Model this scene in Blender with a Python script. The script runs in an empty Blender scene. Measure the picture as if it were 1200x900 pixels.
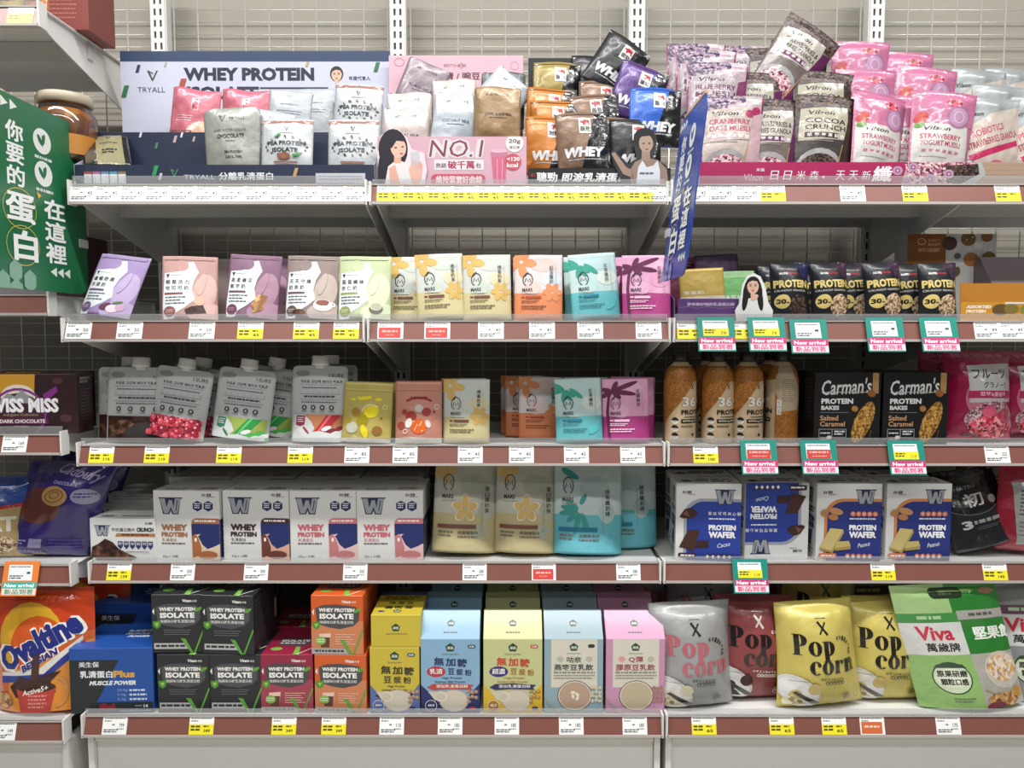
import bpy, bmesh, math, random
from mathutils import Vector, Matrix, noise, Euler
from mathutils.geometry import tessellate_polygon
random.seed(7)
R_ = math.radians
S = bpy.context.scene
COL = S.collection

# ------------------------------------------------------------------ camera, light, exposure
F, TH, ZC = 880.0, R_(4.0), 1.20
cd = bpy.data.cameras.new('camera'); cam = bpy.data.objects.new('camera', cd); COL.objects.link(cam)
cam.location = (0, 0, ZC); cam.rotation_euler = (R_(90) - TH, 0, 0)
cd.sensor_width = 36.0; cd.lens = F / 1200 * 36; cd.clip_start = .05
S.camera = cam
wd = bpy.data.worlds.new('world'); S.world = wd; wd.use_nodes = True
wd.node_tree.nodes['Background'].inputs[0].default_value = (.93, .97, 1, 1)
wd.node_tree.nodes['Background'].inputs[1].default_value = .09
def area(name, loc, sx, sy, power, col=(1, .99, .97), rot=(0, 0, 0)):
    l = bpy.data.lights.new(name, 'AREA'); l.shape = 'RECTANGLE'; l.size = sx; l.size_y = sy; l.energy = power; l.color = col
    o = bpy.data.objects.new(name, l); o.location = loc; o.rotation_euler = rot; COL.objects.link(o); return o
area('ceiling_tube_light', (0.1, .8, 2.95), 4.2, .16, 105)
area('ceiling_tube_light', (0.1, -.5, 2.95), 4.2, .16, 48)
area('ceiling_tube_light', (0.1, -2.1, 2.95), 4.2, .16, 34)
S.view_settings.view_transform = 'Standard'; S.view_settings.look = 'None'
S.view_settings.gamma = 1; S.view_settings.use_curve_mapping = False
S.view_settings.exposure = .02
S.cycles.max_bounces = 6; S.cycles.transparent_max_bounces = 12
S.cycles.caustics_reflective = False; S.cycles.caustics_refractive = False

# ------------------------------------------------------------------ pixel <-> place helpers
def W(px, py, Y):
    dx, dy = (px - 600) / F, (450 - py) / F
    d = (dx, math.cos(TH) + dy * math.sin(TH), -math.sin(TH) + dy * math.cos(TH))
    t = Y / d[1]
    return Vector((d[0] * t, Y, ZC + d[2] * t))
def AX(Y, z): return Y * math.cos(TH) + (ZC - z) * math.sin(TH)
def XP(px, Y, z): return (px - 600) * AX(Y, z) / F
YB = 2.03                                              # plane of the wire grid
TY = {1: 1.583, 2: 1.541, 3: 1.577, 4: 1.602, 5: 1.554}       # front of each tier
TPY = {1: 217, 2: 376.5, 3: 521.5, 4: 658.5, 5: 837.5}       # picture row of each tier's deck edge
TZ = {t: W(600, TPY[t], TY[t]).z for t in TY}
MPP = {t: AX(TY[t], TZ[t]) / F for t in TY}
BX = [-1.54, -.916, -.296, .324, .944, 1.58]

# ------------------------------------------------------------------ materials
def lin(h):
    h = h.lstrip('#'); c = [int(h[i:i + 2], 16) / 255 for i in (0, 2, 4)]
    return tuple((x / 12.92 if x <= .04045 else ((x + .055) / 1.055) ** 2.4) for x in c) + (1,)
_M = {}
def base_mat(name, col, rough=.5, metal=0, spec=.5, coat=0):
    m = bpy.data.materials.new(name); m.use_nodes = True
    b = m.node_tree.nodes['Principled BSDF']
    b.inputs['Base Color'].default_value = col; b.inputs['Roughness'].default_value = rough
    b.inputs['Metallic'].default_value = metal; b.inputs['Specular IOR Level'].default_value = spec
    b.inputs['Coat Weight'].default_value = coat; b.inputs['Coat Roughness'].default_value = .08
    return m, b, m.node_tree.nodes, m.node_tree.links
PICS = {   # printed pictures: voronoi / noise scale and a ramp of colours
    'berry': ('v', 190, ['#5c0f1d', '#c2263c', '#e8536a', '#f3a6ac']),
    'choco': ('n', 60, ['#1d120f', '#3a241c', '#6b4432', '#8d6350']),
    'darkchoco': ('n', 90, ['#170d0b', '#2c1712', '#4a2a20', '#2c1712']),
    'pinkgranola': ('v', 260, ['#4b2430', '#a34a70', '#c58fa2', '#dccabf']),
    'granola': ('v', 270, ['#4a3426', '#8f6b4a', '#c4a47c', '#dfcdb0']),
    'darkgranola': ('v', 260, ['#1c1414', '#3b2a28', '#6d5548', '#1c1414']),
    'oatbar': ('v', 260, ['#6b4516', '#b07f32', '#d8ad5c', '#8a5a20']),
    'popped': ('v', 130, ['#8a7a4a', '#e6dcb4', '#f6f0da', '#cbbb86']),
    'amber': ('v', 45, ['#6a3208', '#a8610f', '#c98a2c', '#8a4a10']),
    'nuts': ('v', 120, ['#6a4524', '#b9824a', '#dcb37a', '#8e5d34']),
    'blueberry': ('v', 230, ['#1c1530', '#35294f', '#6a5570', '#a8929c']),
    'soup': ('v', 150, ['#a7897e', '#d9c6b6', '#e8dccb', '#d3a34e']),
    'honeycomb': ('v', 330, ['#8a5218', '#a8682a', '#b87a3c', '#96601f']),
}
def mat(key, fin=''):
    k = (key, fin)
    if k in _M: return _M[k]
    if key in PICS:
        kind, sc, cols = PICS[key]
        m, b, N, L = base_mat('printed_' + key, (1, 1, 1, 1), .4)
        tc = N.new('ShaderNodeTexCoord')
        t = N.new('ShaderNodeTexVoronoi' if kind == 'v' else 'ShaderNodeTexNoise'); t.inputs['Scale'].default_value = sc
        r = N.new('ShaderNodeValToRGB')
        for i, c in enumerate(cols):
            p = (0.08, .3, .55, .85)[i] if kind == 'v' else (.3, .45, .58, .7)[i]
            e = r.color_ramp.elements[i] if i < 2 else r.color_ramp.elements.new(p)
            e.position = p; e.color = lin(c)
        L.new(tc.outputs['Object'], t.inputs['Vector'])
        if kind == 'v':
            sp = N.new('ShaderNodeSeparateColor'); L.new(t.outputs['Color'], sp.inputs[0]); L.new(sp.outputs[0], r.inputs[0])
        else: L.new(t.outputs[0], r.inputs[0])
        L.new(r.outputs[0], b.inputs['Base Color'])
    else:
        rough, metal, coat, bump = {'': (.5, 0, 0, 0), 'card': (.45, 0, .12, 0), 'matte': (.6, 0, 0, .15), 'foil': (.36, .12, .15, .3), 'gloss': (.24, 0, .8, .35),
                                    'metal': (.35, .6, 0, 0), 'plastic': (.35, 0, .1, 0), 'paint': (.45, 0, .1, 0), 'silver': (.3, .8, 0, .2)}[fin]
        m, b, N, L = base_mat('print_' + key[1:] if not fin else fin + '_' + key[1:], lin(key), rough, metal, .5, coat)
        if bump or fin in ('paint', 'metal', 'plastic'):
            tc = N.new('ShaderNodeTexCoord'); n = N.new('ShaderNodeTexNoise'); n.inputs['Scale'].default_value = 45 if bump else 25
            L.new(tc.outputs['Object'], n.inputs['Vector'])
            if bump:
                bp = N.new('ShaderNodeBump'); bp.inputs['Strength'].default_value = bump; bp.inputs['Distance'].default_value = .006
                L.new(n.outputs[0], bp.inputs['Height']); L.new(bp.outputs[0], b.inputs['Normal'])
            else:
                mr = N.new('ShaderNodeMapRange'); mr.inputs[3].default_value = rough - .06; mr.inputs[4].default_value = rough + .1
                L.new(n.outputs[0], mr.inputs[0]); L.new(mr.outputs[0], b.inputs['Roughness'])
    _M[k] = m
    return m
def clear_mat(name, col, haze, gl, rough=.12):
    m = bpy.data.materials.new(name); m.use_nodes = True; N, L = m.node_tree.nodes, m.node_tree.links
    N.clear(); o = N.new('ShaderNodeOutputMaterial'); t = N.new('ShaderNodeBsdfTransparent'); g = N.new('ShaderNodeBsdfGlossy')
    d = N.new('ShaderNodeBsdfDiffuse'); a = N.new('ShaderNodeMixShader'); b = N.new('ShaderNodeMixShader'); fr = N.new('ShaderNodeFresnel')
    t.inputs[0].default_value = col; g.inputs['Roughness'].default_value = rough; d.inputs[0].default_value = (.8, .8, .8, 1)
    fr.inputs[0].default_value = 1.45
    ad = N.new('ShaderNodeMath'); ad.operation = 'ADD'; ad.inputs[1].default_value = gl; L.new(fr.outputs[0], ad.inputs[0])
    a.inputs[0].default_value = haze; L.new(t.outputs[0], a.inputs[1]); L.new(d.outputs[0], a.inputs[2])
    L.new(ad.outputs[0], b.inputs[0]); L.new(a.outputs[0], b.inputs[1]); L.new(g.outputs[0], b.inputs[2]); L.new(b.outputs[0], o.inputs[0])
    return m
CLEAR = clear_mat('clear_plastic', (.95, .96, .97, 1), .2, .05)
GLASS = clear_mat('jar_glass', (.97, .93, .85, 1), .02, .06, .04)

# ------------------------------------------------------------------ flat print drawn as vector shapes
_T = {}
def text_mesh(s, b, sh):
    k = (s, b, sh)
    if k in _T: return _T[k]
    cu = bpy.data.curves.new('t', 'FONT'); cu.body = s; cu.size = 1; cu.offset = b; cu.shear = sh; cu.resolution_u = 2
    ob = bpy.data.objects.new('t', cu); me = ob.to_mesh()
    v = [(p.co.x, p.co.y) for p in me.vertices]; f = []
    for p in me.polygons:
        q = list(p.vertices)
        for i in range(1, len(q) - 1): f.append((q[0], q[i], q[i + 1]))
    ob.to_mesh_clear(); bpy.data.objects.remove(ob); bpy.data.curves.remove(cu)
    if not v: v = [(0, 0), (1, 1)]
    x0, x1 = min(p[0] for p in v), max(p[0] for p in v); y0, y1 = min(p[1] for p in v), max(p[1] for p in v)
    dx, dy = max(x1 - x0, 1e-5), max(y1 - y0, 1e-5)
    _T[k] = ([((p[0] - x0) / dx, 1 - (p[1] - y0) / dy) for p in v], f, dx / dy)
    return _T[k]
class Art:
    def __init__(s, w, h): s.w, s.h, s.it, s.l = float(w), float(h), [], 0
    def add(s, c, v, f, same=False):
        if not same: s.l += 1
        s.it.append((c, v, f, s.l)); return s
    def P(s, pts, c, same=False):
        t = tessellate_polygon([[Vector((x, y, 0)) for x, y in pts]])
        return s.add(c, list(pts), [tuple(q) for q in t], same)
    def R(s, x0, y0, x1, y1, c, same=False): return s.add(c, [(x0, y0), (x1, y0), (x1, y1), (x0, y1)], [(0, 1, 2), (0, 2, 3)], same)
    def RR(s, x0, y0, x1, y1, r, c):
        pts = []
        for cx, cy, a in ((x1 - r, y0 + r, -90), (x1 - r, y1 - r, 0), (x0 + r, y1 - r, 90), (x0 + r, y0 + r, 180)):
            for i in range(5): t = R_(a + i * 22.5); pts.append((cx + r * math.cos(t), cy + r * math.sin(t)))
        return s.P(pts, c)
    def E(s, cx, cy, rx, ry, c, rot=0, n=20, same=False):
        r = R_(rot); pts = [(cx, cy)]
        for i in range(n):
            a = 2 * math.pi * i / n; x, y = rx * math.cos(a), ry * math.sin(a)
            pts.append((cx + x * math.cos(r) - y * math.sin(r), cy + x * math.sin(r) + y * math.cos(r)))
        return s.add(c, pts, [(0, 1 + i, 1 + (i + 1) % n) for i in range(n)], same)
    def Q(s, cx, cy, rx, ry, ix, iy, c, a0=0, a1=360, n=22, same=False):
        v, f = [], []
        for i in range(n + 1):
            a = R_(a0 + (a1 - a0) * i / n); v += [(cx + rx * math.cos(a), cy + ry * math.sin(a)), (cx + ix * math.cos(a), cy + iy * math.sin(a))]
            if i: f += [(2 * i - 2, 2 * i, 2 * i - 1), (2 * i, 2 * i + 1, 2 * i - 1)]
        return s.add(c, v, f, same)
    def T(s, x, y, w, h, t, c, b=0., sh=0., rot=0., fx=False, fy=False):
        """text squeezed into the box whose top-left corner is x, y; h = ink height; w None keeps the face's own width"""
        cjk = any(ord(ch) > 0x2e80 for ch in t); n_ = 1; dl = 0
        if cjk and b > .012:
            if h > 4.4: n_, dl, b = (2 if h < 7 else 4), b * h * .62, .006
            else: b = .01
        elif not cjk and b > .052: n_, dl, b = 4, (b - .045) * h * 1.1, .045
        v, f, asp = text_mesh(t, b, sh)
        if w is None: w = h * asp
        s.tl = getattr(s, 'tl', 0) + 1 if getattr(s, 'tk', -1) == s.l else 0; s.tk = s.l
        lay = s.l + 1 + min(.06 * s.tl, .9)
        r = R_(rot); cx, cy = x + w / 2, y + h / 2
        for ox, oy in ([(0, 0)] if n_ == 1 else [(-dl, 0), (dl, 0)] if n_ == 2 else [(-dl, -dl * .6), (dl, -dl * .6), (-dl, dl * .6), (dl, dl * .6)]):
            o = []
            for a, q in v:
                if fx: a = 1 - a
                if fy: q = 1 - q
                X, Y = (a - .5) * w, (q - .5) * h
                o.append((cx + ox + X * math.cos(r) - Y * math.sin(r), cy + oy + X * math.sin(r) + Y * math.cos(r)))
            s.it.append((c, o, f, lay)); lay += .004
        return s
    def V(s, x, y, w, h, t, c, b=0.):
        n = len(t); q = h / n
        for i, ch in enumerate(t): s.T(x, y + i * q, w, q * .86, ch, c, b)
        return s
    def M(s, x0, y0, x1, y1, n, c, fill=.5):
        """n rows of print too small to read in the photograph"""
        rnd = random.Random(int(x0 * 7 + y0 * 13 + n)); v, f = [], []; q = (y1 - y0) / n
        for i in range(n):
            x = x0; xe = x1 - (x1 - x0) * rnd.random() * .25 * (i > 0)
            while x < xe - .3:
                d = min(xe - x, q * fill * rnd.uniform(.8, 3.2)); k = len(v); y = y0 + i * q
                v += [(x, y), (x + d, y), (x + d, y + q * fill), (x, y + q * fill)]; f += [(k, k + 1, k + 2), (k, k + 2, k + 3)]
                x += d + q * fill * .45
        return s.add(c, v, f)
    def L(s, pts, w, c):
        v, f = [], []
        for i, p in enumerate(pts):
            a = Vector(pts[max(i - 1, 0)]); b = Vector(pts[min(i + 1, len(pts) - 1)]); d = (b - a).normalized() if (b - a).length else Vector((1, 0))
            v += [(p[0] - d.y * w / 2, p[1] + d.x * w / 2), (p[0] + d.y * w / 2, p[1] - d.x * w / 2)]
            if i: f += [(2 * i - 2, 2 * i, 2 * i - 1), (2 * i, 2 * i + 1, 2 * i - 1)]
        return s.add(c, v, f)
def clip_tri(t, w, h):
    for ax, lim, sg in ((0, 0, 1), (0, w, -1), (1, 0, 1), (1, h, -1)):
        o = []
        for i in range(len(t)):
            a, b = t[i], t[(i + 1) % len(t)]; da, db = (a[ax] - lim) * sg, (b[ax] - lim) * sg
            if da >= 0: o.append(a)
            if (da > 0 > db) or (da < 0 < db):
                k = da / (da - db); o.append((a[0] + (b[0] - a[0]) * k, a[1] + (b[1] - a[1]) * k))
        t = o
        if len(t) < 3: return []
    return t
def art_mesh(name, jobs, fin='card'):
    """jobs: (art, map function (x, y, layer) -> xyz, longest edge in art units or None)"""
    V, Fc, MI, mats = [], [], [], []
    for art, fn, me_ in jobs:
        for c, v, f, l in art.it:
            m = mat(c, '' if c in PICS else fin)
            if m not in mats: mats.append(m)
            mi = mats.index(m); idx = {}
            def vid(p):
                k = (round(p[0], 3), round(p[1], 3))
                if k not in idx: idx[k] = len(V); V.append(fn(p[0], p[1], l))
                return idx[k]
            for tr in f:
                t = [v[i] for i in tr]
                if any(p[0] < -1e-6 or p[1] < -1e-6 or p[0] > art.w + 1e-6 or p[1] > art.h + 1e-6 for p in t):
                    t = clip_tri(t, art.w, art.h)
                    if not t: continue
                st = [(t[0], t[i], t[i + 1]) for i in range(1, len(t) - 1)]
                while st:
                    a, b, d = st.pop()
                    if me_:
                        e = [(math.dist(a, b), a, b, d), (math.dist(b, d), b, d, a), (math.dist(d, a), d, a, b)]
                        mx = max(e, key=lambda q: q[0])
                        if mx[0] > me_:
                            mid = ((mx[1][0] + mx[2][0]) / 2, (mx[1][1] + mx[2][1]) / 2)
                            st += [(mx[1], mid, mx[3]), (mid, mx[2], mx[3])]; continue
                    if abs((b[0] - a[0]) * (d[1] - a[1]) - (b[1] - a[1]) * (d[0] - a[0])) < 1e-5: continue
                    q = (vid(a), vid(b), vid(d))
                    if len(set(q)) == 3: Fc.append(q); MI.append(mi)
    me = bpy.data.meshes.new(name); me.from_pydata(V, [], Fc)
    for m in mats: me.materials.append(m)
    me.polygons.foreach_set('material_index', MI); me.update()
    return me

# ------------------------------------------------------------------ mesh bits
def mesh(name, V, Fc, mats, MI=None, smooth=False):
    me = bpy.data.meshes.new(name); me.from_pydata([tuple(v) for v in V], [], Fc)
    for m in (mats if isinstance(mats, list) else [mats]): me.materials.append(m)
    if MI: me.polygons.foreach_set('material_index', MI)
    if smooth: me.polygons.foreach_set('use_smooth', [True] * len(me.polygons))
    me.update(); return me
class MB:
    def __init__(s): s.v, s.f, s.m = [], [], []
    def box(s, x0, y0, z0, x1, y1, z1, mi=0):
        k = len(s.v)
        s.v += [(x0, y0, z0), (x1, y0, z0), (x1, y1, z0), (x0, y1, z0), (x0, y0, z1), (x1, y0, z1), (x1, y1, z1), (x0, y1, z1)]
        s.f += [tuple(k + i for i in q) for q in ((0, 3, 2, 1), (4, 5, 6, 7), (0, 1, 5, 4), (1, 2, 6, 5), (2, 3, 7, 6), (3, 0, 4, 7))]; s.m += [mi] * 6; return s
    def prism(s, pts, x0, x1, mi=0, axis='x'):
        """profile of (y, z) points swept along x (or (x, z) along y, or (x, y) along z)"""
        k, n = len(s.v), len(pts)
        for q in (x0, x1):
            for a, b in pts: s.v.append({'x': (q, a, b), 'y': (a, q, b), 'z': (a, b, q)}[axis])
        for i in range(n): j = (i + 1) % n; s.f.append((k + i, k + j, k + n + j, k + n + i)); s.m.append(mi)
        s.f += [tuple(k + i for i in range(n))[::-1], tuple(k + n + i for i in range(n))]; s.m += [mi] * 2; return s
    def lathe(s, prof, n=24, mi=0, cx=0, cy=0, mfun=None):
        k = len(s.v)
        for r, z in prof:
            for i in range(n): a = 2 * math.pi * i / n; s.v.append((cx + r * math.cos(a), cy + r * math.sin(a), z))
        for j in range(len(prof) - 1):
            for i in range(n):
                q = (i + 1) % n; s.f.append((k + j * n + i, k + j * n + q, k + (j + 1) * n + q, k + (j + 1) * n + i)); s.m.append(mfun(j) if mfun else mi)
        s.f += [tuple(k + i for i in range(n))[::-1], tuple(k + (len(prof) - 1) * n + i for i in range(n))]; s.m += [mi] * 2; return s
    def tube(s, p0, p1, r, n=6, mi=0):
        p0, p1 = Vector(p0), Vector(p1); d = (p1 - p0).normalized(); u = d.orthogonal().normalized(); w = d.cross(u); k = len(s.v)
        for p in (p0, p1):
            for i in range(n): a = 2 * math.pi * i / n; s.v.append(tuple(p + u * r * math.cos(a) + w * r * math.sin(a)))
        for i in range(n): j = (i + 1) % n; s.f.append((k + i, k + j, k + n + j, k + n + i)); s.m.append(mi)
        s.f += [tuple(k + i for i in range(n))[::-1], tuple(k + n + i for i in range(n))]; s.m += [mi] * 2; return s
    def mesh(s, name, mats, smooth=False, bevel=0):
        me = mesh(name, s.v, s.f, mats, s.m, smooth)
        if bevel:
            b = bmesh.new(); b.from_mesh(me)
            bmesh.ops.bevel(b, geom=list(b.edges), offset=bevel, segments=1, affect='EDGES'); b.to_mesh(me); b.free()
        return me
def link(name, me, parent=None, loc=(0, 0, 0), rot=(0, 0, 0), **kw):
    o = bpy.data.objects.new(name, me); COL.objects.link(o); o.location = loc; o.rotation_euler = rot
    if parent: o.parent = parent
    for k, v in kw.items():
        if v is not None: o[k] = v
    return o

# ------------------------------------------------------------------ kinds of packages
KINDS = {}
def kind_mesh(k, name, cat, body, parts, w, h, d): KINDS[k] = dict(name=name, cat=cat, body=body, parts=parts, w=w, h=h, d=d)
def pouch(k, name, cat, w, h, d, color, art=None, fin='matte', mid=.6, top=.004, nar=0., rc=0., wr=.0012, p=2.2, bands=None, mpp=.0018, back=None,
          parts=None, seed=0, freq=22, bend=0., topw=1., seal=0., skew=0.):
    """w, h in picture units; d = thickness at the foot in metres"""
    Wm, Hm = w * mpp, h * mpp
    def hw(v):
        x = Wm / 2 * (1 - nar * math.sin(math.pi * v)) * (1 + (topw - 1) * v)
        dt = (1 - v) * Hm
        if rc and dt < rc * mpp: r = rc * mpp; x -= r - math.sqrt(max(0, r * r - (r - dt) ** 2))
        return x
    def th(v):
        if mid > 1: t = d * (.25 + (mid - .25) * math.sin(math.pi * min(1, max(0, v))) ** .6)      # pillow
        else: t = d * ((1 - v) ** (1.25 - mid))
        sv = min(1, (1 - v) / .1) if seal else 1
        return max(top, t * sv)
    def pt(u, v, side):
        x = (u - .5) * 2 * hw(v); z = v * Hm; e = 1 - abs(2 * u - 1) ** p
        n = noise.noise(Vector((x * freq + seed * 3.1, z * freq * .8, side * 5 + seed))) + .45 * noise.noise(Vector((x * freq * 3, z * freq * 2.2, side + seed * 2)))
        amp = wr * min(1, e * 3)
        if seal and v > .93: amp = 0
        y = side * (th(v) / 2 * e + .0004) + n * amp + bend * v * v + math.sin(u * 6 + seed) * wr * .8 * v
        return (x + skew * mpp * v, y, z)
    nu, nv = max(8, int(w / 3)), max(10, int(h / 3.4))
    V, Fc, MI = [], [], []; mats = [mat(color, fin)]
    bm_ = []
    for y0, y1, c in bands or []:
        m = mat(c, fin)
        if m not in mats: mats.append(m)
        bm_.append((1 - y1 / h, 1 - y0 / h, mats.index(m)))
    vs = sorted(set([i / nv for i in range(nv + 1)] + [b[0] for b in bm_] + [b[1] for b in bm_])); vs = [v for v in vs if 0 <= v <= 1]
    if rc: vs = sorted(set(vs + [1 - rc / h * q for q in (.02, .08, .2, .4, .65)]))
    nv = len(vs) - 1
    for side in (-1, 1):
        for v in vs:
            for i in range(nu + 1): V.append(pt(i / nu, v, side))
    n1 = nu + 1; off = n1 * (nv + 1)
    for s_ in range(2):
        for j in range(nv):
            vm = (vs[j] + vs[j + 1]) / 2; mi = 0
            for a, b, q in bm_:
                if a <= vm <= b: mi = q
            for i in range(nu):
                a = s_ * off + j * n1 + i; q = (a, a + 1, a + 1 + n1, a + n1)
                Fc.append(q if s_ == 0 else q[::-1]); MI.append(mi)
    for j in range(nv):
        for i0 in (0, nu):
            a = j * n1 + i0; b = off + a; q = (a, a + n1, b + n1, b); Fc.append(q if i0 == 0 else q[::-1]); MI.append(MI[j * nu])
    for i in range(nu):
        a, b = i, off + i; Fc.append((a, b, b + 1, a + 1)); MI.append(MI[0])
        a, b = nv * n1 + i, off + nv * n1 + i; Fc.append((a, a + 1, b + 1, b)); MI.append(MI[(nv - 1) * nu])
    body = mesh(name, V, Fc, mats, MI, True)
    prt = list(parts or [])
    if art:
        A = Art(w, h); art(A)
        def fn(x, y, l):
            q = pt(x / w, 1 - y / h, -1); return (q[0], q[1] - .00035 - .00009 * l, q[2])
        prt.append(('printed_label', art_mesh('printed_label', [(A, fn, 3.4)], 'matte' if fin == 'matte' else 'gloss')))
    kind_mesh(k, name, cat, body, prt, Wm, Hm, d)
def box(k, name, cat, w, h, d, color, arts, mpp=.0018, gable=0, cols=None, parts=None):
    """w, h, d in picture units; arts: dict front/top/right/left -> draw function; gable = height of the sloping top"""
    w_, h_, d_ = w * mpp, h * mpp, d * mpp; g = gable * mpp
    b = MB(); mats = [mat(color, 'card')]
    if gable:
        b.prism([(-d_ / 2, 0), (d_ / 2, 0), (d_ / 2, h_ - g), (d_ * .04, h_), (-d_ * .04, h_), (-d_ / 2, h_ - g)], -w_ / 2, w_ / 2)
    else: b.box(-w_ / 2, -d_ / 2, 0, w_ / 2, d_ / 2, h_)
    body = b.mesh(name, mats, bevel=.0006)
    jobs = []; e = .00012; st = .00005
    for side, fnc in arts.items():
        if side == 'front':
            A = Art(w, h - gable); fnc(A); jobs.append((A, lambda x, y, l, H=h_ - g: (x * mpp - w_ / 2, -d_ / 2 - e - st * l, H - y * mpp), None))
        elif side == 'top':
            if gable:
                sl = math.hypot(g, d_ * .46); A = Art(w, sl / mpp); fnc(A)
                def f2(x, y, l, sl=sl):
                    t = 1 - y * mpp / sl; return (x * mpp - w_ / 2, -d_ / 2 + d_ * .46 * t - e - st * l, h_ - g + g * t + e + st * l)
                jobs.append((A, f2, None))
            else:
                A = Art(w, d); fnc(A); jobs.append((A, lambda x, y, l: (x * mpp - w_ / 2, d_ / 2 - y * mpp, h_ + e + st * l), None))
        elif side == 'right':
            A = Art(d, h - gable); fnc(A); jobs.append((A, lambda x, y, l, H=h_ - g: (w_ / 2 + e + st * l, -d_ / 2 + x * mpp, H - y * mpp), None))
        elif side == 'left':
            A = Art(d, h - gable); fnc(A); jobs.append((A, lambda x, y, l, H=h_ - g: (-w_ / 2 - e - st * l, d_ / 2 - x * mpp, H - y * mpp), None))
    prt = list(parts or [])
    for sd, j in zip(arts, jobs): n = 'printed_' + ('side' if sd in ('left', 'right') else sd); prt.append((n, art_mesh(n, [j])))
    kind_mesh(k, name, cat, body, prt, w_, h_, d_)
def put(k, label, x, t, dy=.012, yb=None, dz=.0008, lean=0., roll=0., yaw=0., group=None, atx=None, z=None):
    """x: picture column of the foot; t: tier; dy: how far behind the tier's front; yb: picture row of the foot if not on the deck"""
    K = KINDS[k]; Y = TY[t] + dy - .006 + K['d'] / 2
    zz = TZ[t] + dz if yb is None else W(x, yb, Y).z
    if z is not None: zz = z
    X = XP(x, Y - K['d'] / 2, zz) if atx is None else atx
    lift = abs(math.sin(R_(roll))) * K['w'] / 2 + abs(math.sin(R_(lean))) * K['d'] / 2
    r = link(K['name'], K['body'], None, (X, Y, zz + lift), (R_(-lean), R_(roll), R_(yaw)), label=label, category=K['cat'], group=group)
    for n, me in K['parts']: link(n, me, r)
    return r

# ------------------------------------------------------------------ the setting
ST = dict(kind='structure')
ZTOP = 2.12
flm, flb, N_, L_ = base_mat('floor_tile', lin('#b9b4ab'), .25)
br = N_.new('ShaderNodeTexBrick'); br.offset = 0; br.inputs['Scale'].default_value = 1.6; br.inputs['Mortar Size'].default_value = .008
br.inputs['Color1'].default_value = lin('#c4c0b8'); br.inputs['Color2'].default_value = lin('#bdb9b0'); br.inputs['Mortar'].default_value = lin('#88857e')
tcf = N_.new('ShaderNodeTexCoord'); L_.new(tcf.outputs['Object'], br.inputs['Vector']); L_.new(br.outputs[0], flb.inputs['Base Color'])
link('floor', MB().box(-3, -2.5, -.05, 3, 2.2, 0).mesh('floor', flm), **ST)
wm, wb, N_, L_ = base_mat('beige_back_panel', lin('#a09b90'), .6)
tc_ = N_.new('ShaderNodeTexCoord'); nz = N_.new('ShaderNodeTexNoise'); nz.inputs['Scale'].default_value = 3
cr = N_.new('ShaderNodeValToRGB'); cr.color_ramp.elements[0].color = lin('#979186'); cr.color_ramp.elements[1].color = lin('#a8a297')
L_.new(tc_.outputs['Object'], nz.inputs['Vector']); L_.new(nz.outputs[0], cr.inputs[0]); L_.new(cr.outputs[0], wb.inputs['Base Color'])
link('wall_back', MB().box(-1.9, YB + .07, 0, 1.9, YB + .1, 2.6).mesh('wall_back', wm), **ST)
MET = mat('#c9c8c3', 'paint'); METW = mat('#dcdbd7', 'paint'); WIRE = mat('#e2e0d8', 'metal'); DARK = mat('#1b1b1c', 'paint')

def slotted_post():
    b = MB(); h, hs, per = ZTOP - .02, .017, .0285
    b.box(-.018, .004, 0, .018, .03, h, 1); cols = (-.0075, .0075)
    for a, c in ((-.018, -.0105), (-.0045, .0045), (.0105, .018)): b.box(a, 0, 0, c, .006, h)
    n = int(h / per)
    for c in cols:
        for i in range(n): b.box(c - .003, .0005, i * per + hs, c + .003, .006, (i + 1) * per)
    b.box(-.021, .004, 0, -.018, .032, h); b.box(.018, .004, 0, .021, .032, h)
    return b.mesh('slotted_post', [METW, DARK])
pm = slotted_post()
for X, lb in zip(BX[1:5], ['slotted white metal upright behind the far left of the shelves', 'slotted white metal upright left of the pink carton display',
                           'slotted white metal upright between the black sachet display and the muesli pouches', 'slotted white metal upright behind the pink yogurt muesli pouches']):
    link('slotted_post', pm, None, (X, YB - .028, .02), label=lb, category='upright', group='slotted uprights of the gondola')
for i in range(5):
    x0, x1 = BX[i] + .026, BX[i + 1] - .026
    z0, z1 = .75, ZTOP
    g = link('wire_grid', None, None, ((x0 + x1) / 2, YB + .004, z0), label=[
        'white wire grid behind the neighbouring bay at the far left', 'white wire grid behind the white carton display with navy edges',
        'white wire grid behind the pink carton display', 'white wire grid behind the stacked muesli pouches', 'white wire grid above the pale strawberry granola pouches'][i],
        category='wire grid', group='wire grids at the back of the gondola')
    w = x1 - x0
    hm = MB().tube((-w / 2, 0, 0), (w / 2, 0, 0), .0011).mesh('wire', WIRE, True) if i in (0,) or True else None
    nz_ = int((z1 - z0) / .0315)
    for k in range(nz_): link('wire', hm, g, (0, 0, k * .0315))
    vm = MB().tube((0, -.003, 0), (0, -.003, z1 - z0), .0018).mesh('wire', WIRE, True); nx = int(w / .0615)
    for k in range(nx + 1): link('wire', vm, g, (-w / 2 + .004 + (w - .008) * k / nx, 0, 0))

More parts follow.
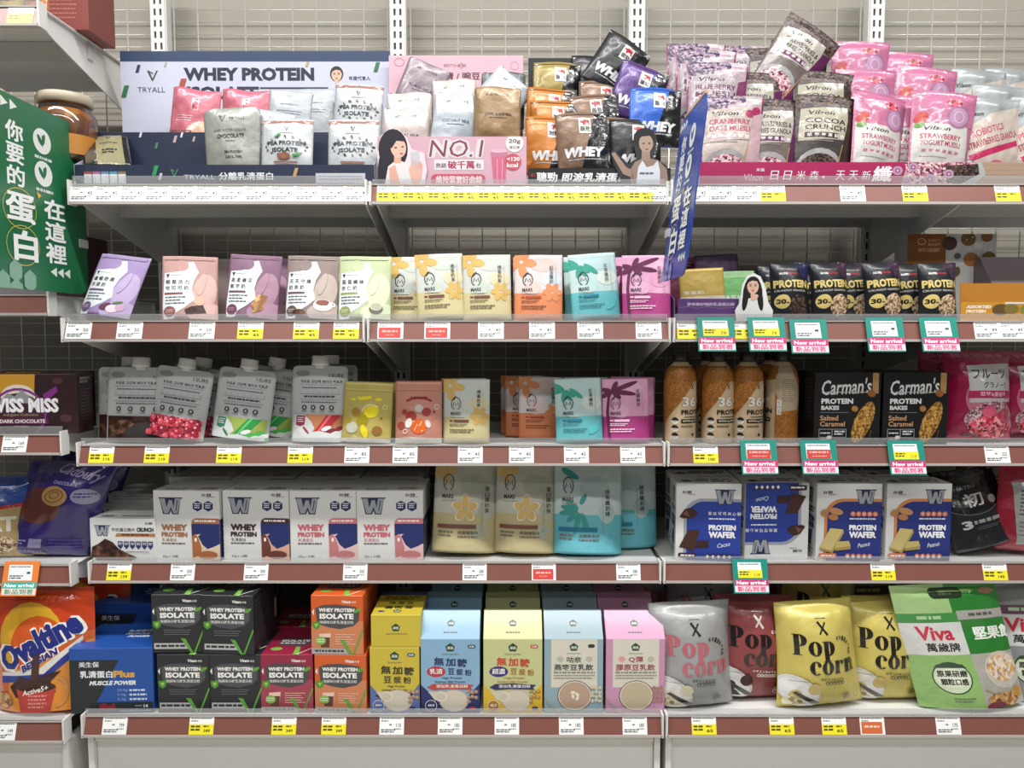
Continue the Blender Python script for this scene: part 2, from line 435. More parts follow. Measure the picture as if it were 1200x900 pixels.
# ------------------------------------------------------------------ price tickets
def ticket(kind, num='', w=29, h=20):
    k = ('tk', kind, num, w)
    if k in _T: return _T[k]
    A = Art(w, h); A.R(0, 0, w, h, '#f2f3f1')
    A.M(2, 1.6, w * .9, 3.4, 1, '#5b5f63', .6); A.M(2, 4.4, w * .35, 6.2, 1, '#5b5f63', .6)
    if kind == 'y':
        A.R(0, h * .42, w, h, '#efe22d'); A.M(2, h * .5, w * .45, h * .85, 2, '#4a4420', .6); A.M(w * .58, h * .5, w * .8, h * .62, 1, '#4a4420', .7)
        if num: A.T(w * .6, h * .7, w * .26, h * .17, num, '#2b2810', .02)
    elif kind == 'w':
        A.M(w * .4, h * .42, w * .5, h * .52, 1, '#50565c', .7)
        if num: A.T(w * .68, h * .38, w * .2, h * .2, num, '#3b4046', .01)
        A.M(2, h * .7, w * .66, h * .92, 2, '#4a4f55', .6); A.M(w * .6, h * .66, w * .88, h * .74, 1, '#6a7076', .6)
    elif kind == 'r':
        A.R(1.5, h * .34, w - 3, h * .95, '#d5413e'); A.M(5, h * .5, w - 6, h * .66, 1, '#f0b3a8', .7); A.M(9, h * .74, w - 10, h * .82, 1, '#e89a8e', .7)
    elif kind == 'o':
        A.R(1.5, h * .3, w - 3, h * .95, '#cf6a3c'); A.M(5, h * .5, w - 6, h * .66, 1, '#f0cbb0', .7)
    q = .0018
    me = art_mesh('price_ticket', [(A, lambda x, y, l: ((x - w / 2) * q, -.00006 * l, -y * q), None)], 'card')
    b = MB().box(-w / 2 * q, 0, -h * q, w / 2 * q, .0004, 0); n = len(me.vertices)
    me2 = bmesh.new(); me2.from_mesh(me)
    vs = [me2.verts.new(v) for v in b.v]
    for f in b.f: me2.faces.new([vs[i] for i in f])
    me2.to_mesh(me); me2.free(); _T[k] = me
    return me
RAILM = mat('#7f5046', 'plastic')
def shelf(label, Y, z, x0, x1, tags, posts, guard=.017, rail=.0365, tagh=0, front_only=False):
    """posts = X of the brackets; tags = (kind, x0 px, x1 px, number)"""
    d = YB - .03 - Y
    r = link('shelf', None, None, ((x0 + x1) / 2, Y, z), label=label, category='shelf', group='shelves of the gondola')
    cx = (x0 + x1) / 2; w = x1 - x0
    b = MB().box(-w / 2, 0, -.002, w / 2, d, 0).box(-w / 2, 0, -.028, w / 2, .002, -.002).box(-w / 2, d - .002, -.03, w / 2, d, -.002)
    link('shelf_board', b.mesh('shelf_board', METW), r)
    b = MB(); b.box(-w / 2 + .004, .17, -.04, w / 2 - .004, .19, -.003)
    link('stiffener', b.mesh('stiffener', MET), r)
    for X in posts:
        bb = MB().prism([(.006, -.003), (.006, -.032), (.05, -.045), (d * .86, -.125), (d + .005, -.125), (d + .005, -.003)], -.0015, .0015)
        link('bracket', bb.mesh('bracket', METW), r, (X - cx, 0, 0))
    pr = MB().prism([(-.002, -.001), (-.0045, -.001), (-.0155, -rail), (-.012, -rail)], -w / 2, w / 2).mesh('price_rail', RAILM)
    p = link('price_rail', pr, r)
    link('rail_lip', MB().box(-w / 2, -.0175, -rail - .005, w / 2, -.002, -rail).box(-w / 2, -.0075, -.001, w / 2, -.002, .001).mesh('rail_lip', mat('#b9b2ad', 'paint')), r)
    link('clear_guard', MB().box(-w / 2 + .002, -.0055, .001, w / 2 - .002, -.0042, guard + .001).mesh('clear_guard', CLEAR), r, label='clear plastic guard strip along the shelf edge')
    for s_ in (-1, 1):
        link('end_cap', MB().box(-.002, -.0175, -rail - .006, .002, .01, guard * .5).mesh('end_cap', METW), r, (s_ * (w / 2 + .0005), 0, 0))
    for kd, a, c, num in tags:
        zc = z - rail / 2; X = (XP(a, Y, zc) + XP(c, Y, zc)) / 2
        link('price_ticket', ticket(kd, num), p, (X - cx, -.0052, -.0012), (R_(-17.2), 0, 0))
    return r
def T(s):
    o = []
    for q in s.split():
        a = q.split(','); o.append((a[0], float(a[1]), float(a[2]), a[3] if len(a) > 3 else ''))
    return o
g_ = .005
shelf('top shelf at left carrying the white and navy carton display', TY[1], TZ[1], BX[1] + g_, BX[2] - g_,
      [('w', 86 + i * 29.1, 114.5 + i * 29.1, '45') for i in range(12)], [BX[1] + .012, BX[2] - .012])
shelf('top shelf in the middle with a row of yellow price tickets', TY[1], TZ[1], BX[2] + g_, BX[3] - g_,
      [('y', 443 + i * 29.2, 472 + i * 29.2, '45') for i in range(11)] + [('w', 764, 784, '45')], [BX[2] + .012, BX[3] - .012], guard=.01)
shelf('top shelf at right carrying the magenta muesli display', TY[1], TZ[1], BX[3] + g_, BX[5],
      T('w,800,829,45 w,830,859,45 w,860,888,45 y,889,918 w,981,1012,45 y,1053,1085 y,1161,1193'), [BX[3] + .012, BX[4]])
shelf('second shelf at left with the milk tea pouches', TY[2], TZ[2], BX[1] + g_, BX[2] - g_,
      T('w,80,111,50 w,139,171,50 w,224,254,50 y,280,311,45 y,345,376,45 y,392,422,45'), [BX[1] + .012, BX[2] - .012], guard=.014)
shelf('second shelf in the middle with flowery protein tea pouches', TY[2], TZ[2], BX[2] + g_, BX[3] - g_,
      T('r,442,475 r,498,528 w,561,590,45 w,620,650,45 w,676,706,45 w,744,774,45'), [BX[2] + .012, BX[3] - .012], guard=.014)
shelf('second shelf at right with black protein granola bags', TY[2], TZ[2], BX[3] + g_, BX[5],
      T('y,794,820,45 y,821,857,79 y,858,879,79 w,928,958,79 w,1140,1166,49 w,1168,1198,49'), [BX[3] + .012, BX[4]], guard=.014)
shelf('third shelf at left with spouted drink pouches', TY[3], TZ[3], BX[1] + g_, BX[3] - g_,
      T('y,106,138,119 y,170,203,119 y,255,286,119 y,338,369,119 w,405,434,85 w,461,490,85 w,537,566,45 w,597,625,45 w,661,689,45 w,726,755,45'), [BX[1] + .012, BX[2], BX[3] - .012], guard=.015)
shelf('third shelf at right with plastic protein drink bottles', TY[3], TZ[3], BX[3] + g_, BX[5], T('y,811,840,100 w,1150,1180,225'), [BX[3] + .012, BX[4]], guard=.015)
shelf('fourth shelf at left with white whey boxes', TY[4], TZ[4], BX[1] + g_, BX[3] - g_,
      T('y,127,158,139 w,201,232,500 w,287,317,500 w,403,432,500 w,543,570,580 r,623,651 w,721,750,580'), [BX[1] + .012, BX[2], BX[3] - .012], guard=.011)
shelf('fourth shelf at right with blue and white wafer boxes', TY[4], TZ[4], BX[3] + g_, BX[5], T('y,1017,1047,119 y,1147,1178,145'), [BX[3] + .012, BX[4]], guard=.013)
shelf('bottom shelf at left with instant soy milk boxes', TY[5], TZ[5], BX[1] + g_, BX[3] - g_,
      T('w,122,153,799 y,223,254,349 y,320,349,349 y,378,407,349 w,446,474,115 w,514,542,185 w,580,608,185 w,655,683,185 w,729,757,185'), [], guard=.015)
shelf('bottom shelf at right with popcorn bags', TY[5], TZ[5], BX[3] + g_, BX[5], T('y,809,838,65 y,899,929,65 y,960,990,65 o,1005,1034 w,1092,1124,175'), [], guard=.015)
# the neighbouring bay at the far left
LY = {1: (1.563, 9), 2: (1.56, 181), 3: (1.555, 346), 4: (1.578, 509), 5: (1.592, 661.5), 6: (1.544, 844)}
LZ = {k: W(40, v[1], v[0]).z for k, v in LY.items()}
LT = {1: T('y,12,44,'), 2: [], 3: [], 4: T('w,4,38,169'), 5: T('w,14,42,149'), 6: T('w,-8,24,149')}
LL = ['highest shelf of the bay at far left, with a white bracket', 'shelf of the far left bay holding the amber jar', 'short left shelf under the green hanging sign',
      'far left shelf with the maroon cocoa boxes', 'far left shelf under the purple chocolate bag', 'bottom shelf at far left under the orange malt bag']
for k in LY: shelf(LL[k - 1], LY[k][0], LZ[k], BX[0], BX[1] - .03, LT[k], [BX[1] - .04] if k < 6 else [])
# bases under the bottom shelves
for x0, x1, Y, z, lb in ((BX[0], BX[1] - .03, LY[6][0], LZ[6], 'white metal plinth under the far left bay'), (BX[1] + g_, BX[3] - g_, TY[5], TZ[5], 'white metal plinth under the soy milk boxes'),
                         (BX[3] + g_, BX[5], TY[5], TZ[5], 'white metal plinth under the popcorn bags')):
    p = link('plinth', None, None, ((x0 + x1) / 2, Y, 0), label=lb, category='plinth', group='plinths under the gondola'); w = x1 - x0
    link('kick_panel', MB().box(-w / 2 + .014, .012, 0, w / 2 - .014, .03, z - .066).mesh('kick_panel', METW), p)
    link('ledge', MB().box(-w / 2 + .014, .002, z - .062, w / 2 - .014, .03, z - .046).mesh('ledge', METW, bevel=.002), p)
    for s_ in (-1, 1): link('side_post', MB().box(-.006, .0, 0, .006, .4, z - .046).mesh('side_post', METW), p, (s_ * (w / 2 - .007), 0, 0))

# ------------------------------------------------------------------ new arrival tags
def arrival(frame, band, c2, kind, num):
    w, h = 42, 40
    A = Art(w, h); A.R(0, 0, w, 25, frame); A.P([(6, 4), (34, 4), (35, 22), (6.5, 22)], '#eef1f2')
    if kind == 'y': A.R(6.5, 13, 35, 22, '#efe22d'); A.M(8, 14.5, 20, 20, 2, '#4a4420', .6); A.T(26, 17, 6, 3.5, num, '#2b2810')
    elif kind == 'r': A.R(7, 11, 34.6, 22, '#c9403c'); A.M(10, 13, 32, 16, 1, '#f0b3a8', .7); A.M(13, 18, 30, 20, 1, '#e89a8e', .7)
    else: A.M(8, 16, 24, 21, 2, '#4a4f55', .6); A.M(28, 12, 33, 15, 1, '#3b4046', .8)
    A.M(8, 5.5, 32, 7.5, 1, '#6a6f75', .6)
    A.R(1.5, 25, w - .5, 39, c2 if band != '#d6286f' else '#f4dfe8'); A.R(1.5, 24, w - .5, 31.2, band); A.R(1.5, 38.4, w - .5, 40, frame, True)
    A.T(3.5, 25.4, w - 7, 4.4, 'New arrival', '#ffffff', .035)
    for i, ch in enumerate('新品到著'): A.T(4.5 + i * 8.7, 32, 7.6, 5.8, ch, '#d6286f' if band == '#d6286f' else '#2c9a88', .05)
    q = .0018
    m = art_mesh('printed_card', [(A, lambda x, y, l: ((x - w / 2) * q, -.0012 - .00006 * l, -y * q), None)], 'card')
    b = MB().box(-w / 2 * q, -.001, -h * q, w / 2 * q, .0, 0).mesh('new_arrival_tag', mat(frame, 'plastic'))
    return b, m
for x, y, t, kind, num, roll, lb, L5 in (
        (838, 372, 2, 'y', '79', -1, 'green framed new arrival tag below the purple carton', 0), (897, 372, 2, 'y', '79', -3, 'green framed new arrival tag below the portrait cut-out', 0),
        (946, 374.5, 2, 'w', '', -1.5, 'green framed new arrival tag third from the left on the second shelf', 0), (1035, 372.5, 2, 'w', '', -6, 'green framed new arrival tag below the middle black granola bags', 0),
        (1098, 372.5, 2, 'w', '', -7, 'green framed new arrival tag nearest the mustard carton', 0),
        (888, 516, 3, 'r', '', -1, 'green framed new arrival tag with red ticket below the third bottle', 0), (958, 516, 3, 'r', '', -2.5, 'green framed new arrival tag with red ticket under the bottle with a barcode', 0),
        (1060, 516.5, 3, 'y', '119', -3, 'green framed new arrival tag with yellow ticket below the snack bar boxes', 0),
        (878, 655, 4, 'y', '119', -2, 'green framed new arrival tag above the brown popcorn bag', 0), (27, 658, 4, 'w', '', 5, 'orange framed new arrival tag at far left above the orange malt bag', 1)):
    _k = ('arr', kind, num, L5)
    if _k not in _T: _T[_k] = arrival('#e8813a' if L5 else '#10897a', '#35b3a4' if L5 else '#d6286f', '#f3e2cf' if L5 else '#fff', kind, num)
    b, m = _T[_k]; Y = (LY[5][0] if L5 else TY[t]) - .008; p = W(x, y, Y)
    o = link('new_arrival_tag', b, None, p, (R_(-17.5), 0, 0), label=lb, category='shelf tag', group='new arrival tags clipped to the shelf edges')
    link('printed_card', m, o)

# ================================================================== drawings for the packages
DK = '#23262b'
def face(A, x, y, s, hair='#1d1718', skin='#e3b99f', long=True, cap=False):
    """printed portrait: s = half face width"""
    if long: A.E(x, y + s * 1.2, s * 1.55, s * 2.9, hair)
    A.E(x, y - s * .1, s * 1.28, s * 1.5, hair)
    A.R(x - s * .35, y + s * .8, x + s * .35, y + s * 1.8, skin); A.E(x, y, s, s * 1.35, skin)
    A.P([(x - s * 1.02, y - s * .1), (x - s * .9, y - s * 1.15), (x, y - s * 1.5), (x + s * .95, y - s * 1.1), (x + s * 1.02, y - s * .1), (x + s * .7, y - s * .75), (x - s * .1, y - s * .9), (x - s * .75, y - s * .6)], hair)
    for q in (-.42, .42):
        A.E(x + q * s, y - s * .02, s * .2, s * .1, '#2a1f20', n=8); A.R(x + q * s - s * .25, y - s * .33, x + q * s + s * .25, y - s * .25, '#3a2a28')
    A.P([(x - s * .06, y + s * .05), (x + s * .14, y + s * .45), (x - s * .12, y + s * .45)], '#c9957c'); A.E(x, y + s * .78, s * .28, s * .1, '#b4515a', n=10)
def fat(A, t, x, y, q, c):
    """fat-face serif letters, q = x-height, y = baseline"""
    for ch in t:
        st = .36 * q
        if ch in 'pP':
            H = 1.0 if ch == 'p' else 1.5; lo = .42 if ch == 'p' else 0; ry = .5 if ch == 'p' else .42
            A.R(x + .12 * q, y - H * q, x + .12 * q + st, y + lo * q, c); A.R(x, y + lo * q - .05 * q, x + .62 * q, y + lo * q, c, True); A.R(x, y - H * q, x + .3 * q, y - H * q + .05 * q, c, True)
            A.Q(x + .5 * q, y - (H - ry) * q, .5 * q, ry * q, .1 * q, (ry - .06) * q, c, -100, 100); x += 1.08 * q
        elif ch == 'o': A.Q(x + .5 * q, y - .5 * q, .5 * q, .52 * q, .14 * q, .45 * q, c); x += 1.07 * q
        elif ch == 'c': A.Q(x + .5 * q, y - .5 * q, .48 * q, .52 * q, .12 * q, .46 * q, c, 50, 310); A.E(x + .74 * q, y - .75 * q, .15 * q, .15 * q, c, n=10); x += .95 * q
        elif ch in 'rn':
            A.R(x + .1 * q, y - q, x + .1 * q + st, y, c); A.R(x, y - .05 * q, x + .58 * q, y, c, True); A.R(x, y - q, x + .2 * q, y - .95 * q, c, True)
            if ch == 'r': A.Q(x + .62 * q, y - .72 * q, .2 * q, .28 * q, .14 * q, .2 * q, c, 180, 300, 8); A.E(x + .75 * q, y - .82 * q, .15 * q, .16 * q, c, n=10); x += .92 * q
            else:
                A.Q(x + .68 * q, y - .6 * q, .34 * q, .4 * q, .02 * q, .33 * q, c, 180, 360, 12); A.R(x + .66 * q, y - .62 * q, x + 1.02 * q, y, c); A.R(x + .6 * q, y - .05 * q, x + 1.12 * q, y, c, True); x += 1.15 * q
def flower(A, x, y, r, c, n=5, a0=20, w=.3):
    for i in range(n):
        a = a0 + i * 360 / n; A.E(x + r * .55 * math.cos(R_(a)), y + r * .55 * math.sin(R_(a)), r * .45, r * w, c, a, 12, i > 0)
def leaf(A, x, y, L, w, a, c): A.E(x + L / 2 * math.cos(R_(a)), y + L / 2 * math.sin(R_(a)), L / 2, w / 2, c, a, 12)
def hexa(A, x, y, r, c): A.P([(x + r * math.cos(R_(30 + 60 * i)), y + r * math.sin(R_(30 + 60 * i))) for i in range(6)], c)
def wlogo(A, x, y, w, h, up=True):
    def m(pts):
        return [(x + a * w, y + (b if up else 1 - b) * h) if up else (x + (1 - a) * w, y + (1 - b) * h) for a, b in pts]
    O = [(0, 0), (1.0, 0), (.9, .12), (.8, 1), (.54, 1), (.5, .78), (.44, 1), (.18, 1), (.06, .14)]
    A.P(m(O), '#20264a'); I = [(.06, .06), (.27, .06), (.33, .6), (.43, .16), (.56, .16), (.61, .6), (.68, .06), (.9, .06), (.77, .94), (.59, .94), (.5, .56), (.4, .94), (.22, .94)]
    A.P(m(I), '#9a9ea6'); A.P(m([(.75, .16), (.8, .16), (.72, .8), (.68, .8)]), '#4a4f66')
# ---- second tier: milk tea pouches 60 x 77
def milk(c, light, blob, t1, t2, pic):
    def f(A):
        A.E(48, 44, 13, 22, light, 8); A.E(50, 70, 22, 12, light)
        A.P([(3, 21), (16, 20), (24, 17), (28, 8), (35, 7), (41, 20), (36, 30), (34, 42), (37, 54), (28, 62), (16, 70), (14, 77), (2, 77), (1, 60)], '#dfe4e8')
        A.E(22, 12, 8, 7, c); A.P([(4.5, 22.5), (9, 22.5), (7.6, 25), (6.8, 28), (5.6, 25)], DK); A.M(10, 23.5, 22, 25, 1, '#7a7f85')
        for i, ch in enumerate(t1): A.T(4.5 + i * 7, 29.5, 5, 5.2, ch, '#3a3338', .02)
        for i, ch in enumerate(t2): A.T(4 + i * 7, 37, 5, 5.2, ch, '#3a3338', .02)
        A.R(3, 45, 24, 47.6, blob); A.M(4, 50, 27, 61, 3, '#55585e', .42); A.E(9, 68, 7, 6.5, blob); A.M(4.5, 65.5, 13, 70, 2, light, .5)
        if pic == 'taro': A.E(34, 66, 7, 4.5, '#5c3148', -20); A.E(42, 68, 7, 5, '#ead5e2'); A.E(50, 66, 5, 4, '#c9a7c4'); leaf(A, 40, 62, 12, 3, -18, '#4f7a35')
        if pic == 'cocoa': A.P([(26, 66), (34, 62), (46, 60), (50, 70), (28, 72)], 'darkchoco'); A.E(42, 56, 6, 5, '#d9ab93')
        if pic == 'grain': A.P([(32, 62), (40, 48), (50, 50), (46, 68), (36, 72)], 'nuts')
        if pic == 'cup': A.E(46, 61, 11, 7, '#f2efec'); A.E(46, 58, 8, 3.6, '#8a5644'); A.Q(56, 60, 4, 3, 2.6, 1.8, '#f2efec'); A.E(18, 70, 8, 4, 'choco')
        if pic == 'bowl': A.E(46, 65, 8, 6.5, '#6b6a60'); A.E(46, 62, 7, 5, '#cfcbb8'); A.E(46, 62, 5.6, 3.8, '#b5b09b')
        A.E(44, 35, 4.5, 14, light, 14); A.R(2, 1, 58, 4.5, light); A.R(2, 1.6, 58, 3.9, c)
    return f
M2, M3, M4, M5, M1 = MPP[2], MPP[3], MPP[4], MPP[5], MPP[1]
for k, c, l, b, t1, t2, pic in (('milk_lilac', '#9c86b4', '#b9a6cb', '#6d5478', '纖暢奇蹟', '芋頭奶', 'taro'), ('milk_pink', '#b58d88', '#cfa9a1', '#8a5150', '輕鬆活力', '宅可可奶', 'cocoa'),
                                ('milk_purple', '#7d5a72', '#a57f93', '#6b3f57', '柔柔纖足', '紫麥奶', 'grain'), ('milk_brown', '#857570', '#b5a59c', '#5c4a48', '天天守護', '奶茶奶', 'cup'),
                                ('milk_green', '#b4c096', '#cdd6b4', '#8d9a55', '盈盈纖綠', '杏仁奶', 'bowl')):
    pouch(k, 'drink_powder_pouch', 'pouch', 62, 77, .034, c, milk(c, l, b, t1, t2, pic), 'matte', mid=.55, wr=.0018, mpp=M2, seed=len(k), bend=.006, skew=12 if k == 'milk_lilac' else 0)
put('milk_lilac', 'lilac taro drink pouch leaning over at the left end of the second shelf', 117, 2, .012, roll=6, lean=12, yaw=-4)
put('milk_pink', 'dusty pink cocoa drink pouch on the second shelf', 219, 2, .014, lean=8, yaw=14)
put('milk_brown', 'grey drink pouch with its back turned, between dusty pink and purple pouches', 253, 2, .10, lean=3, yaw=184)
put('milk_purple', 'front purple grain drink pouch on the second shelf', 291, 2, .012, lean=8, roll=3, group='purple grain drink pouches')
put('milk_purple', 'purple grain drink pouch hidden behind its purple twin', 303, 2, .062, lean=8, roll=4, group='purple grain drink pouches')
put('milk_brown', 'front brown milk tea pouch showing a white cup', 362, 2, .012, lean=8, roll=1, group='brown milk tea pouches')
put('milk_brown', 'brown milk tea pouch behind the one showing a white cup', 370, 2, .06, lean=8, roll=2, group='brown milk tea pouches')
put('milk_green', 'pale green almond drink pouch in front', 425, 2, .012, lean=8, roll=0, yaw=0, group='pale green almond drink pouches')
put('milk_green', 'pale green almond drink pouch tucked behind the brown pouch', 408, 2, .058, lean=8, group='pale green almond drink pouches')

# ---- flowery protein tea pouches 57 x 77
def mars(top, bot, fl, bar, vt, txt, kind):
    def f(A):
        A.E(34, 12, 16, 8, kind[0]); A.E(44, 30, 12, 9, kind[1]); A.E(22, 40, 10, 8, kind[0])
        if kind[2] == 'leaf':
            for a in (-150, 170, 200, 100, 60, 35): leaf(A, 12, 14, 15, 5.5, a, fl)
            leaf(A, 18, 12, 20, 6, 38, fl)
        elif kind[2] == 'palm':
            A.L([(8, 77), (7, 60), (6, 40), (8, 22), (12, 15)], 3.4, fl)
            for a, q in ((-20, 34), (8, 30), (-60, 14), (150, 16), (190, 14), (40, 14)): leaf(A, 12, 15, q, 6, a, fl)
        else: flower(A, 8, 8, 19, fl, 5, 10, .26)
        if kind[2] not in ('palm',): flower(A, 45, 45, 12, fl, 6, 0, .3) if kind[2] != 'leaf' else leaf(A, 40, 68, 18, 8, -40, '#55b8ba')
        A.Q(16, 30, 6.2, 8, 5.2, 7, '#2e2a33', 110, 430); A.L([(12.6, 33), (13.6, 28), (16, 32), (18.4, 28), (19.4, 33)], .9, '#2e2a33'); A.P([(10.5, 27), (13, 22.5), (17, 20), (14, 25)], '#2e2a33')
        A.T(9.5, 40, 12, 4.2, 'MARS', '#3a3238', .02); A.M(9, 46.5, 26, 48, 1, '#7e7a78')
        A.M(8.5, 50, 13, 52.3, 1, bar, .8); A.R(13.5, 49.6, 32, 52.6, bar); A.M(8.5, 54.5, 30, 58.5, 2, txt, .5); A.M(8.5, 61, 38, 66.5, 2, txt, .5)
        A.R(49, 14, 49.4, 50, '#a9a29c'); A.V(41.5, 13, 4.6, 22, vt, '#4b4648', .012)
    return f
MS = {'beige': ('#c6c9c2', '#c9bd8e', '#cda95c', '#6b4034', '焙香奶茶', '#6f6348', ('#bfc8bd', '#cfc7a4', 'flower')),
      'orange': ('#d3cac8', '#d98558', '#d98c5a', '#a64626', '紅玉纖奶', '#8d4d2c', ('#d7bfb8', '#c9d2d8', 'flower')),
      'teal': ('#b8d0ce', '#62b4ba', '#2f9a86', '#1a7a92', '抹茶纖奶', '#2a7883', ('#b3cfcf', '#cdd9cf', 'leaf')),
      'pink': ('#dba0c0', '#a8357c', '#5f1240', '#eec6da', '紅鑽鮮奶', '#f0cfe0', ('#e3aecb', '#d898bb', 'palm'))}
for k, v in MS.items():
    pouch('mars_' + k, 'tea_pouch', 'pouch', 57, 78, .026, v[0], mars(*v), 'matte', mid=.5, wr=.0012, mpp=M2, seed=len(k) + 3, bands=[(46, 78, v[1])] if k != 'beige' else [(46, 78, '#c9bd8e')], bend=.004)
GM = 'flowery protein tea pouches'
for k, x, t, dy, roll, yaw, lean, lb in (
        ('beige', 480, 2, .05, 0, 0, 6, 'beige tea pouch leftmost of the beige three on the second shelf'), ('beige', 518, 2, .012, -3, 8, 6, 'beige tea pouch in the middle of the beige three, tilted left'),
        ('beige', 571, 2, .014, -1, 0, 6, 'beige tea pouch beside the orange one on the second shelf'),
        ('orange', 631, 2, .012, 0, -3, 5, 'front orange and white tea pouch on the second shelf'), ('orange', 629, 2, .05, 0, 0, 5, 'orange tea pouch just behind the front orange one on the second shelf'),
        ('teal', 700, 2, .012, -4, 4, 6, 'front teal tea pouch on the second shelf, tilted left'), ('teal', 691, 2, .05, -2, 0, 6, 'teal tea pouch standing behind the tilted teal one'),
        ('pink', 759, 2, .014, 0, 0, 6, 'front magenta palm tree tea pouch on the second shelf'), ('pink', 750, 2, .052, 0, 0, 6, 'magenta palm tree tea pouch behind its twin on the second shelf'),
        ('beige', 546, 3, .012, 0, -2, 5, 'front beige tea pouch on the third shelf beside the coral pouch'), ('beige', 543, 3, .05, 0, 0, 5, 'beige tea pouch behind its twin on the third shelf'),
        ('orange', 634, 3, .075, 1, 6, 5, 'front shaded orange tea pouch set back on the third shelf'), ('orange', 618, 3, .112, 0, 0, 5, 'shaded orange tea pouch second of the three on the third shelf'),
        ('orange', 612, 3, .15, 0, 0, 5, 'rearmost shaded orange tea pouch on the third shelf'), 
        ('teal', 680, 3, .012, -2, 0, 5, 'front teal tea pouch on the third shelf'), ('teal', 684, 3, .048, -1, 0, 5, 'second teal tea pouch of the third shelf row'), ('teal', 688, 3, .084, 0, 0, 5, 'rearmost teal tea pouch on the third shelf'),
        ('pink', 735, 3, .014, -1, 0, 5, 'front magenta tea pouch on the third shelf'), ('pink', 741, 3, .05, 0, 0, 5, 'second magenta tea pouch of the third shelf row'), ('pink', 742, 3, .086, 1, 0, 5, 'rearmost magenta tea pouch on the third shelf')):
    put('mars_' + k, lb, x, t, dy, lean=lean, roll=roll, yaw=yaw, group=GM)

# ---- spouted drink pouches 73 x 84 with a screw cap
def spout_parts(w, h):
    b = MB(); z = h * M3
    b.lathe([(.0125, z - .006), (.0125, z + .004), (.0135, z + .005)], 16); n = b.mesh('spout', mat('#c9cac9', 'plastic'), True)
    b = MB(); prof = [(.0178, z + .001), (.0186, z + .0025), (.0186, z + .007), (.018, z + .0075), (.018, z + .020), (.0168, z + .0215), (.004, z + .022)]
    b.lathe(prof, 22); c = b.mesh('screw_cap', mat('#dcdcd9', 'plastic'), True)
    return [('spout', n), ('screw_cap', c)]
def isure(pic):
    def f(A):
        w, h = A.w, A.h
        A.E(13, 9, 9, 3.5, '#8f9496'); A.T(w - 22, 9, 17, 4.4, 'I·SURE', '#4c5052', .01)
        for i, s in enumerate(('두유로', '고단백', '쉐이크', '맛')[:4]): A.T(11 + i * 13, 17, 11, 3.6, s, '#2e3133', .03)
        A.L([(10, 22.5), (w - 9, 22.5)], .4, '#7e8284'); A.M(13, 25.5, w - 12, 27.5, 1, '#5b5f61', .6)
        for i in range(7): A.L([(12 + i * (w - 22) / 6, 29), (12 + i * (w - 22) / 6, 33)], .35, '#8b8f91')
        A.L([(10, 33.5), (w - 9, 33.5)], .4, '#7e8284'); A.M(16, 35.5, w - 14, 38, 1, '#3a3d3f', .75); A.L([(10, 40), (w - 9, 40)], .4, '#7e8284')
        A.M(13, 42.5, w - 12, 44.5, 1, '#6a6e70', .6)
        for i in range(4): A.E(17 + i * (w - 34) / 3, 49.5, 2.9, 2.9, '#2f3032'); A.E(17 + i * (w - 34) / 3, 49.5, 1.3, 1.5, '#b9bcbc'); A.M(14 + i * (w - 34) / 3, 53.5, 20 + i * (w - 34) / 3, 54.5, 1, '#6a6e70', .8)
        if pic == 'berry':
            A.P([(3, 58), (w - 3, 58), (w - 3, h - 1), (3, h - 1)], 'berry'); r = random.Random(4)
            for i in range(60):
                x, y = r.uniform(6, w - 6), r.uniform(60, h - 2); q = r.uniform(3, 4.4)
                A.E(x, y, q, q * 1.1, ['#a81f36', '#c8384c', '#8a1830', '#d75263'][i % 4]); A.E(x - q * .3, y - q * .35, q * .35, q * .35, '#e99aa2'); 
        elif pic == 'choco':
            A.R(3, 58, w - 3, h - 1, 'darkchoco'); A.P([(3, 70), (14, 64), (30, 62), (40, 68), (30, 76), (12, 82), (3, 82)], 'choco'); A.P([(26, 76), (40, 66), (58, 64), (w - 3, 68), (w - 3, 82), (28, 82)], '#2a2827')
        else:
            g = pic == 'green'
            A.R(3, 58, w - 3, h - 1, '#93a648' if g else '#b8764c'); A.P([(3, 58), (18, 58), (26, 66), (30, 74), (22, h - 1), (3, h - 1)], '#c9cdcb')
            A.P([(44, 58), (60, 58), (52, 68), (44, 80), (28, 80), (34, 72)], '#1f8f3f' if g else '#b3262f'); A.P([(47, 58), (50, 58), (36, 78), (33, 78)], '#5cc06c' if g else '#e0666a')
            A.P([(8, 59), (19, 59), (18, 70), (12, 72), (7, 70)], '#2d7a5e' if g else '#8c2a48'); A.M(9, 61, 17, 68, 3, '#e3e3dd', .4)
            for i in range(6): A.E(44 + i * 5, 74 + (i % 3) * 3, 6, 2.6, '#4fae50' if g and i % 2 else ('#7a2630' if i % 2 and not g else '#dfe3df'), -20)
            A.P([(3, 78), (14, 73), (24, 79), (36, 77), (50, 80), (w - 3, 76), (w - 3, h), (3, h)], '#d5d8d6'); leaf(A, 16, 72, 12, 3, 48, '#2f7c48' if g else '#9c3340')
    return f
for k, w, h in (('berry', 68, 83), ('choco', 78, 88), ('green', 68, 83), ('red', 66, 90)):
    pouch('spout_' + k, 'spouted_pouch', 'pouch', w, h, .04, '#b9bcbb', isure(k), 'matte', mid=.75, rc=6, wr=.0012, mpp=M3, seed=len(k), parts=spout_parts(w, h), p=2.6)
GS = 'spouted shake pouches on the third shelf'
